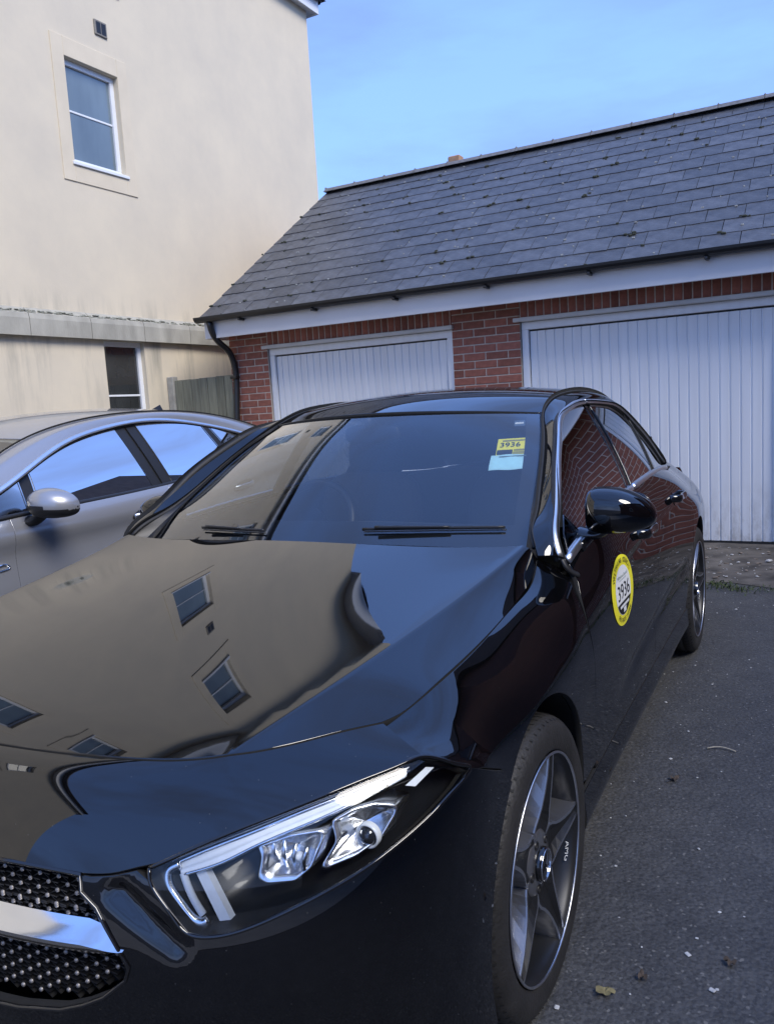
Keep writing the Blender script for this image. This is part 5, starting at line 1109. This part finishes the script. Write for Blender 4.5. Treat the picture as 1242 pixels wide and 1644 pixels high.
# ---- cabin
dsh = loft([np.array([(x, rear_y(x)+.10, .925-.02*x*x) for x in np.linspace(-.70,.70,31)]), np.array([(x, .78+.02*x*x, .945) for x in np.linspace(-.70,.70,31)]), np.array([(x, .97, .93-.02*abs(x)) for x in np.linspace(-.70,.70,31)]), np.array([(x, 1.02, .80) for x in np.linspace(-.70,.70,31)]), np.array([(x, .98, .50) for x in np.linspace(-.70,.70,31)])], 20)
grid('dashboard', dsh, DASH, car, lip=0)
sw_ = empty('steering_wheel', (-.36, 1.05, .90), 0, car); sw_.rotation_euler = (R(-28), 0, 0)
tube('rim', [(.185*math.cos(a), 0, .185*math.sin(a)) for a in np.linspace(0, 2*math.pi, 49)[:-1]], .016, SATB, sw_, 10, closed=True)
for a in (R(0), R(180), R(270)): tube('spoke', [(.04*math.cos(a), .02, .04*math.sin(a)), (.18*math.cos(a), 0, .18*math.sin(a))], .014, SATAL, sw_, 8)
V, F = lathe([(-.03,.0005),(-.025,.06),(.02,.07)], seg=24); mk('hub', [(v[1], -v[0], v[2]) for v in V], F, SATB, sw_)
def superell(cx, cy, cz, rx_, ry_, rz_, e=.45, n=20, m_=12):
    V = []; 
    for j in range(m_+1):
        b = -math.pi/2+math.pi*j/m_
        for i in range(n):
            a = 2*math.pi*i/n; f = lambda v, p: math.copysign(abs(v)**p, v); V.append((cx+rx_*f(math.cos(b), e)*f(math.cos(a), e), cy+ry_*f(math.cos(b), e)*f(math.sin(a), e), cz+rz_*f(math.sin(b), e)))
    return np.array(V), [(j*n+i, j*n+(i+1) % n, (j+1)*n+(i+1) % n, (j+1)*n+i) for j in range(m_) for i in range(n)]
def seat(x, y, par, m_=SEAT, zt=.0):
    s_ = empty('seat', (x, y, 0), 0, par)
    V, F = superell(0, 0, .46, .25, .27, .09); mk('cushion', V, F, m_, s_)
    V, F = superell(0, 0, 0, .245, .075, .33); V = V@np.array(Matrix.Rotation(R(14), 3, 'X'))+np.array([0, .30, .76+zt]); mk('backrest', V, F, m_, s_)
    V, F = superell(0, 0, 0, .135, .05, .10, .6); mk('headrest', V+np.array([0, .41, 1.15+zt]), F, m_, s_)
for x in (-.36, .36): seat(x, 1.22, car, zt=-.02)
V, F = superell(0, 2.25, .72, .62, .10, .30); mk('rear_bench', V, F, SEAT, car); V, F = superell(0, 2.0, .46, .62, .26, .09); mk('rear_cushion', V, F, SEAT, car)
MB().box(-.72, .72, -.2, 3.2, .16, .20).build('floor', WELL, car)
MB().box(-.70, .70, 2.35, 3.1, .90, .93).build('parcel_shelf', DASH, car)
for mi in (False, True):
    g_ = np.array([[(.80, y, .26), (.81, y, .55), (.80, y, .80), (.79, y, bz(y)-.03)] for y in np.linspace(.52, 2.4, 20)]); grid('door_card', g_, DASH, car, lip=0, mirror=mi)
V, F = superell(-.03, 1.00, 1.255, .115, .018, .036, .55); mk('interior_mirror', V, F, SATB, car)
tube('mirror_stalk', [(-.03,.985,1.27),(-.03,.965,1.315)], .018, SATB, car, 8)
# ---- papers on the screen and the door sticker
def scr(u, z, off=-.0035):
    k = np.array([wsp(u, t) for t in np.linspace(0, 1, 80)]); p = np.array([np.interp(z, k[:, 2], k[:, c]) for c in range(3)]); return p+np.array([0, .5, -.85])*(.0075-off)
def patch(name, u0, u1, z0, z1, m_, par, off, nu=8, nz=4, wav=0.):
    G = np.array([[scr(u0+(u1-u0)*i/nu, z0+(z1-z0)*j/nz, off)+np.array([0, 0, wav*math.sin(i*1.1+j)]) for i in range(nu+1)] for j in range(nz+1)]); return grid(name, G, m_, par, lip=.0008)
pr_ = empty('parking_permit', (0,0,0), 0, car)
patch('yellow_card', .790, .940, 1.180, 1.228, YEL, pr_, .0015)
patch('paper_pouch', .770, .955, 1.139, 1.1805, PAPER, pr_, .0022, wav=.0012)
patch('card_strip', .795, .865, 1.1815, 1.194, INK, pr_, .003); patch('card_strip', .872, .936, 1.1815, 1.188, mat('olive_ink', (.30,.28,.05), .5), pr_, .003); patch('card_strip', .875, .925, 1.191, 1.1945, mat('olive_ink2', (.25,.23,.05), .5), pr_, .003)
patch('card_strip', .815, .925, 1.2195, 1.2225, bpy.data.materials['olive_ink2'], pr_, .003)
patch('pouch_slit', .810, .935, 1.1735, 1.1755, mat('slit_grey', (.10,.16,.18), .6), pr_, .0036)
def screen_text(name, txt, uc, zc, size, m_, par, sx_=1.):
    V, F = text_mesh(txt, size, 0, 0, sx_); P = []
    for a, b in V: P.append(scr(uc+a/.62, zc+b*.80, .0042))
    return mk(name, P, F, m_, par, False)
screen_text('permit_number', '3936', .853, 1.2075, .0235, INK, pr_, 1.35)
lb = empty('screen_label', (0,0,0), 0, car)
patch('label_film', .862, .915, 1.267, 1.283, mat('label_film', (.06,.10,.17), .3), lb, .0015)
for i in range(6): patch('label_mark', .866+i*.0075, .8715+i*.0075, 1.272, 1.2755+.001*(i % 2), WHT, lb, .003, 2, 1)
# round door sticker
st = empty('door_sticker', (0,0,0), 0, car); st['label'] = 'oval yellow and white council sticker numbered 3936 on the front door'
SY, SZ, SRY, SRZ = .868, .748, .150, .108
def dpt(a, b, off): y = SY+a*SRY; z = SZ+b*SRZ; return (xe(y, z)+off, y, z)
def disc(name, r0, r1, m_, off, rings=4, n=56, cond=None):
    V = []; F = []
    for j in range(rings+1):
        r = r0+(r1-r0)*j/rings
        for i in range(n): a = 2*math.pi*i/n; V.append(dpt(r*math.cos(a), r*math.sin(a), off))
    for j in range(rings):
        for i in range(n):
            a = j*n+i; b = j*n+(i+1) % n; F.append((a, a+n, b+n, b))
    return mk(name, V, F, m_, st)
disc('yellow_ring', .70, 1.0, YEL, .0016); disc('white_disc', .002, .705, WHT, .0022)
def door_text(name, txt, size, cx, cy, m_, sx_=1., rot=0.):
    V, F = text_mesh(txt, size, 0, 0, sx_); c, s = math.cos(rot), math.sin(rot); return mk(name, [dpt(cx+a*c-b*s, cy+a*s+b*c, .0032) for a, b in V], F, m_, st, False)
door_text('number', '3936', .62, 0, -.02, INK, .92)
door_text('crest_text', 'Wiltshire Council', .13, 0, .42, GRN, 1.0)
door_text('small_text', 'Where everybody matters', .06, 0, .33, GRN, 1.0)
def arc_text(txt, r, size, a_mid, da, m_, inv=False):
    n = len(txt); mb = MB()
    for i, ch in enumerate(txt):
        if ch == ' ': continue
        k = i-(n-1)/2; a = a_mid-k*da*(-1 if inv else 1); V, F = text_mesh(ch, size, 0, 0, 1.); ro = a-math.pi/2+(math.pi if inv else 0); c, s = math.cos(ro), math.sin(ro)
        mb.add([dpt(r*math.cos(a)+p*c-q*s, r*math.sin(a)+p*s+q*c, .0030) for p, q in V], F)
    return mb.build('ring_text', INK, st)
arc_text('WILTSHIRE COUNCIL', .85, .19, math.pi/2, .125, INK); arc_text('PRIVATE HIRE', .85, .19, -math.pi/2, .125, INK, True)
V = []; 
for a in np.linspace(-math.pi*.86, -math.pi*.14, 24): V.append(dpt(.69*math.cos(a), .69*math.sin(a)*1., .0027))
mk('black_band', V, [tuple(range(24))], INK, st, False)
mk('white_bar', [dpt(-.42, -.45, .0031), dpt(.42, -.45, .0031), dpt(.42, -.37, .0031), dpt(-.42, -.37, .0031)], [(0,1,2,3)], WHT, st, False)
mk('white_bar', [dpt(-.12, -.62, .0031), dpt(.12, -.62, .0031), dpt(.12, -.47, .0031), dpt(-.12, -.47, .0031)], [(0,1,2,3)], WHT, st, False)

# ================================================================== GREY HATCHBACK
GX = -2.86
gc = empty('hatchback_car', (GX, 0, 0)); tag(gc, 'grey metallic hatchback parked between the cream house and black saloon', 'car')
gbelt = f1([.1,.5,.9,1.41,1.97,2.37,2.8,3.2,3.7], [.90,.918,.935,.949,.966,.995,1.045,1.10,1.12])
GS = {}
for y, dx in ((-.45,-.20),(-.1,-.05),(.4,-.012),(1.0,0),(2.0,.004),(2.6,.0),(3.1,-.03),(3.5,-.09),(3.85,-.22)):
    b = float(gbelt(np.array(max(y, .1)))); b = b-.16*max(0, (.35-y))
    GS[y] = [(.866+dx,b),(.884+dx,b-.03),(.900+dx,b-.075),(.903+dx,b-.115),(.890+dx,b-.17),(.888+dx,b-.23),(.897+dx,b-.33),(.893+dx,.48),(.87+dx,.30)]
gP, gI = sect(GS)
def gA(L): return [(y, gI(y, z)) for y, z in L]
def gedge(y0, y1, n): return [(y, 0.001) for y in np.linspace(y0, y1, n)]
far = lambda yc, a0, a1, n: [(yc+.36*math.cos(a), .32+.36*math.sin(a)) for a in np.linspace(a0, a1, n)]
FY, RYg = .30, 2.96
fdoor = gedge(.93, 2.02, 20)+gA([(2.03,.7),(2.0,.3),(.95,.3),(.93,.6)])
rdoor = gedge(2.02, 2.92, 16)+gA([(2.90,.80)]+far(RYg, math.pi*.72, math.pi, 8)[:-1]+[(2.58,.3),(2.0,.3),(2.03,.7)])
fwing = gedge(-.40, .93, 24)+gA([(.93,.6),(.95,.3),(.70,.3)]+far(FY, .0, math.pi, 22)+[(-.20,.30),(-.40,.35)])
rqtr = gedge(2.92, 3.80, 20)+gA([(3.80,.30),(3.40,.3)]+far(RYg, 0, math.pi*.72, 18)+[(2.90,.80)])
GDI = [(.76,.50,1.00),(.70,.90,1.155),(.615,1.28,1.295),(.600,1.6,1.365),(.597,2.1,1.402),(.60,2.6,1.385),(.63,3.0,1.320),(.68,3.4,1.20)]
GDO = [(.872,.42,.925),(.835,.90,1.055),(.733,1.41,1.259),(.682,1.75,1.325),(.662,2.09,1.353),(.668,2.65,1.297),(.712,2.96,1.226),(.765,3.20,1.145)]
gi = curve(GDI, 70); go_ = curve(GDO, 70); gm = .5*(gi+go_); gw = np.linalg.norm(gi-go_, axis=1, keepdims=True); gq = np.array([.6, -.05, .75])/np.linalg.norm([.6,-.05,.75])
def gG(y, z): d = z-.95; x = .862-.40*d-.25*d*d; return x-np.where(y > 2.3, .05*(y-2.3)**2, 0)
def gsf(y, z): return np.stack([gG(y, z)-.012, np.asarray(y, float), np.asarray(z, float)], -1)
gtp = lambda y: float(np.interp(y, go_[:, 1], go_[:, 2]))-.016; gbz = lambda y: float(gbelt(np.array(y)))+.004
gdoor = {}
for mi in (False, True):
    gdoor['f', mi] = trim('front_door', fdoor, gP, GREY, gc, h=.03, gap=.002, lip=.014, flip=True, mirror=mi); gdoor['r', mi] = trim('rear_door', rdoor, gP, GREY, gc, h=.03, gap=.002, lip=.014, flip=True, mirror=mi)
    trim('front_wing', fwing, gP, GREY, gc, h=.035, gap=.002, lip=.014, flip=True, mirror=mi); trim('rear_quarter', rqtr, gP, GREY, gc, h=.035, gap=.002, lip=.014, flip=True, mirror=mi)
    grid('roof_pillar', loft([gi, gi*.7+go_*.3+gq*gw*.10, gm+gq*gw*.13, gi*.3+go_*.7+gq*gw*.10, go_], 12), GREY, gc, lip=.012, mirror=mi)
    D_, R_ = gdoor['f', mi], gdoor['r', mi]
    w1 = [(y, gbz(y)) for y in np.linspace(1.12, 1.93, 14)]+[(1.84, gtp(1.84))]+[(y, gtp(y)) for y in np.linspace(1.8, 1.14, 16)]
    w0 = [(y, gbz(y)) for y in np.linspace(.56, 1.06, 10)]+[(y, gtp(y)) for y in np.linspace(1.07, .60, 12)]
    w2 = [(y, gbz(y)) for y in np.linspace(2.10, 2.72, 10)]+[(2.60, gtp(2.60))]+[(y, gtp(y)) for y in np.linspace(2.56, 2.01, 10)]
    w3 = [(y, gbz(y)) for y in np.linspace(2.79, 3.0, 6)]+[(y, gtp(y)) for y in np.linspace(3.06, 2.66, 9)]
    pb = [(1.93, gbz(1.93)-.005),(2.10, gbz(2.10)-.005),(2.01, gtp(2.01)),(1.84, gtp(1.84))]; pa = [(1.06, gbz(1.06)-.005),(1.12, gbz(1.12)-.005),(1.14, gtp(1.14)),(1.07, gtp(1.07))]; pc = [(2.72, gbz(2.72)),(2.79, gbz(2.79)),(2.66, gtp(2.66)),(2.60, gtp(2.60))]
    trim('front_window', w1, gsf, SIDEG, D_, h=.04, gap=.001, lip=.004, flip=True, mirror=mi); trim('quarter_glass', w0, gsf, SIDEG, D_, h=.04, gap=.001, lip=.004, flip=True, mirror=mi)
    trim('rear_window', w2, gsf, SIDEG, R_, h=.04, gap=.001, lip=.004, flip=True, mirror=mi); trim('quarter_window', w3, gsf, SIDEG, R_, h=.04, gap=.001, lip=.004, flip=True, mirror=mi)
    trim('pillar_cover', pb[:1]+[(2.015, gbz(2.015)-.005),(1.925, gtp(1.925))]+pb[3:], gsf, SATB, D_, h=.04, gap=-.001, lip=.006, flip=True, mirror=mi, off=.004); trim('pillar_cover', [(2.015, gbz(2.015)-.005)]+pb[1:3]+[(1.925, gtp(1.925))], gsf, SATB, R_, h=.04, gap=-.001, lip=.006, flip=True, mirror=mi, off=.004)
    trim('window_divider', pa, gsf, SATB, D_, h=.04, gap=-.008, lip=.006, flip=True, mirror=mi, off=.003); trim('window_divider', pc, gsf, SATB, R_, h=.04, gap=-.008, lip=.006, flip=True, mirror=mi, off=.003)
    tube('window_trim', go_[2:]+np.array([.006, 0, .002]), 1., SATAL, gc, 12, mirror=mi, flat=(.015,.008), up=(.7,-.1,.7)); tube('window_seal', go_[2:]+np.array([-.006, 0, -.016]), .010, RUB, gc, 8, mirror=mi)
    bp2_ = np.array([(gG(y, gbz(y))+.003, y, gbz(y)-.004) for y in np.linspace(.5, 3.05, 50)]); tube('belt_seal', bp2_, 1., SATB, gc, 8, mirror=mi, flat=(.012,.007), up=(.8,0,.5))
    # handles over flush ovals, coloured dark as the shade of a cup
    for y0, z0 in ((1.80,.835),(2.72,.885)):
        def gx_(y, z): return float(gP(np.array([y]), np.array([gI(y, z)]))[0, 0])
        th = np.linspace(0, 2*math.pi, 29)[:-1]; cup = [np.array([(gx_(y0+r_*.115*math.cos(a), z0+r_*.036*math.sin(a)+.12*r_*.115*math.cos(a))+o_, y0+r_*.115*math.cos(a), z0+r_*.036*math.sin(a)+.12*r_*.115*math.cos(a)) for a in th]) for r_, o_ in ((1.,.0015),(.9,.001),(.4,.001),(.02,.001))]
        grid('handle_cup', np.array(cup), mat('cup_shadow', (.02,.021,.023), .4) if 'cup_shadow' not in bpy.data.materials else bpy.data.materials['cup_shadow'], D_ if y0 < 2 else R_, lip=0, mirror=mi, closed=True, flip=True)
        hx_ = gx_(y0, z0); tube('handle', curve([(hx_-.004,y0-.10,z0-.012),(hx_+.018,y0-.07,z0-.006),(hx_+.024,y0,z0),(hx_+.018,y0+.08,z0+.010),(hx_-.004,y0+.105,z0+.014)], 20), 1., SATAL, D_ if y0 < 2 else R_, 10, mirror=mi, flat=(.015,.008), up=(1,0,0))
    # mirror
    gm_ = empty('door_mirror', (0,0,0), 0, gc)
    stn = np.array([(.905,1.06,.985,.004,.006),(.910,1.06,.985,.040,.028),(.925,1.06,.985,.062,.045),(.96,1.06,.985,.080,.060),(1.01,1.065,.983,.083,.063),(1.06,1.075,.978,.074,.056),(1.095,1.088,.972,.055,.042),(1.112,1.097,.968,.030,.024),(1.116,1.10,.967,.004,.004)]); ns = NS(chord(stn[:, [0,3,4]]), stn); rg = []; rl = []
    for x, yc, zc, ry, rz in ns(np.linspace(0, ns.t[-1], 30)):
        r = []; q_ = []
        for a in np.linspace(0, 2*math.pi, 33)[:-1]:
            c, s = math.cos(a), math.sin(a); yy = -abs(c)**.85*math.copysign(1, c)*max(ry, .001); yy = yy*.6 if yy > 0 else yy; r.append((x, yc+yy, zc+abs(s)**.85*math.copysign(1, s)*max(rz, .001)*(1.05 if s > 0 else .95)))
        rg.append(r)
    G = np.array(rg)
    G = (G-np.array([.905, 1.06, .985]))*np.array([1.12, 1.15, 1.16])+np.array([.905, 1.06, .985]); V = G.reshape(-1, 3)*(MIR if mi else 1); F = gridfaces(*G.shape[:2], flip=mi, closed=True); ce = np.array([V[list(f), 2].mean() for f in F]); xx = np.array([abs(V[list(f), 0].mean()) for f in F]); fm = [1 if z < .982-.02*(x-1.0)/.1 else 0 for z, x in zip(ce, xx)]
    mk('mirror_shell', V, F, None, gm_, True, None, [GREY, SATB], fm)
    tube('mirror_foot', curve([(.865,1.04,.905),(.895,1.04,.90),(.93,1.05,.92),(.96,1.055,.945)], 12), np.linspace(.040,.050,12), SATB, gm_, 12, mirror=mi, flat=(1.,.6), up=(0,0,1))
    trim('lower_cladding', [(y, gI(y, .30)) for y in np.linspace(.70, 2.58, 16)]+[(2.58, gI(2.58, .30)+.12), (.70, gI(.7, .30)+.12)], gP, SATB, gc, h=.05, gap=0., lip=.01, flip=True, mirror=mi)
    for y0 in (FY, RYg):
        an = np.linspace(-.2, math.pi+.2, 24); grid('wheel_arch_liner', np.array([[(xx, y0+r_*math.cos(a), .32+r_*math.sin(a)) for a in an] for xx, r_ in ((.868,.362),(.80,.372),(.6,.378),(.58,.2),(.575,.01))]), WELL, gc, lip=0, mirror=mi)
# wing badge of the grey car
def gbx(y, z): return float(gP(np.array([y]), np.array([gI(y, z)]))[0, 0])
for mi in (False, True): tube('side_badge', curve([(gbx(.80,.712)+.002,.80,.712),(gbx(.83,.715)+.004,.83,.715),(gbx(.87,.716)+.004,.87,.716),(gbx(.89,.70)+.002,.89,.70),(gbx(.86,.692)+.002,.86,.692),(gbx(.82,.69)+.002,.82,.69)], 24), .005, CHROME, gc, 8, mirror=mi)
t_ = np.linspace(0, 1, 30); ge = curve(GDI[:3], 30); ge[:, 0] -= .008; grid('windscreen', bow(ge, .17+.05*t_, .02+.015*t_), GLASS, gc, lip=0)
gr_ = curve(GDI[2:7], 40); t_ = np.linspace(0, 1, 40); grid('roof', bow(gr_, .22*np.clip(1-t_/.4, 0, 1)**2, .035+.012*np.sin(math.pi*t_)), GREY, gc, lip=.01)
gr2 = curve(GDI[6:], 14); grid('rear_screen', bow(gr2, -.12*np.ones(14), .03*np.ones(14)), TINT, gc, lip=0)
yy = np.linspace(.52, -.42, 20); hb_ = np.array([(.775-.02*(.5-y), y, .985-.115*(.52-y)-.16*max(0,-.1-y)) for y in yy]); grid('bonnet', bow(hb_, .06*np.linspace(1,1.6,20), .055*np.ones(20)), GREY, gc, flip=True, lip=.012)
fb = np.array([(.76,-.44,.80),(.70,-.50,.70),(.70,-.52,.55),(.70,-.51,.35),(.66,-.45,.2)]); grid('front_bumper', bow(curve(fb, 16), .14*np.ones(16), 0*np.ones(16)), GREY, gc, flip=True, lip=.012)
for mi in (False, True): grid('headlamp', loft([np.array([(.45,-.615,.74),(.62,-.55,.76),(.75,-.40,.80)]), np.array([(.45,-.635,.66),(.64,-.56,.66),(.76,-.42,.70)])], 6), LAMPC, gc, flip=True, lip=.01, mirror=mi)
grid('lower_grille', loft([np.array([(-.42,-.655,.60),(0,-.68,.60),(.42,-.655,.60)]), np.array([(-.42,-.65,.42),(0,-.68,.42),(.42,-.65,.42)])], 4), SATB, gc, flip=True, lip=.01)
rb_ = np.array([(.64,3.45,1.15),(.70,3.72,.95),(.68,3.86,.75),(.68,3.90,.55),(.66,3.86,.3)]); grid('tailgate', bow(curve(rb_, 18), -.10*np.ones(18), .0*np.ones(18)), GREY, gc, lip=.012)
V = [(-.0,2.93,1.415),(-.012,3.06,1.40),(.012,3.06,1.40),(0,3.06,1.462),(0,3.10,1.40)]; mk('aerial_fin', [(v[0], v[1]-.10, v[2]) for v in V], [(0,2,3),(0,3,1),(1,3,4),(2,4,3)], SATB, gc)
for y in (FY, RYg):
    for s_ in (1, -1): wheel(y, s_, 0, gc, .885)
for x in (-.36, .36): seat(x, 1.45, gc, zt=.02)
V, F = superell(0, 2.6, .74, .62, .10, .30); mk('rear_bench', V, F, SEAT, gc)
MB().box(-.72, .72, -.2, 3.5, .16, .20).build('floor', WELL, gc); gd = loft([np.array([(x, .62, .93) for x in np.linspace(-.72,.72,21)]), np.array([(x, 1.0, .945) for x in np.linspace(-.72,.72,21)]), np.array([(x, 1.15, .92) for x in np.linspace(-.72,.72,21)]), np.array([(x, 1.15, .5) for x in np.linspace(-.72,.72,21)])], 12); grid('dashboard', gd, DASH, gc, lip=0)
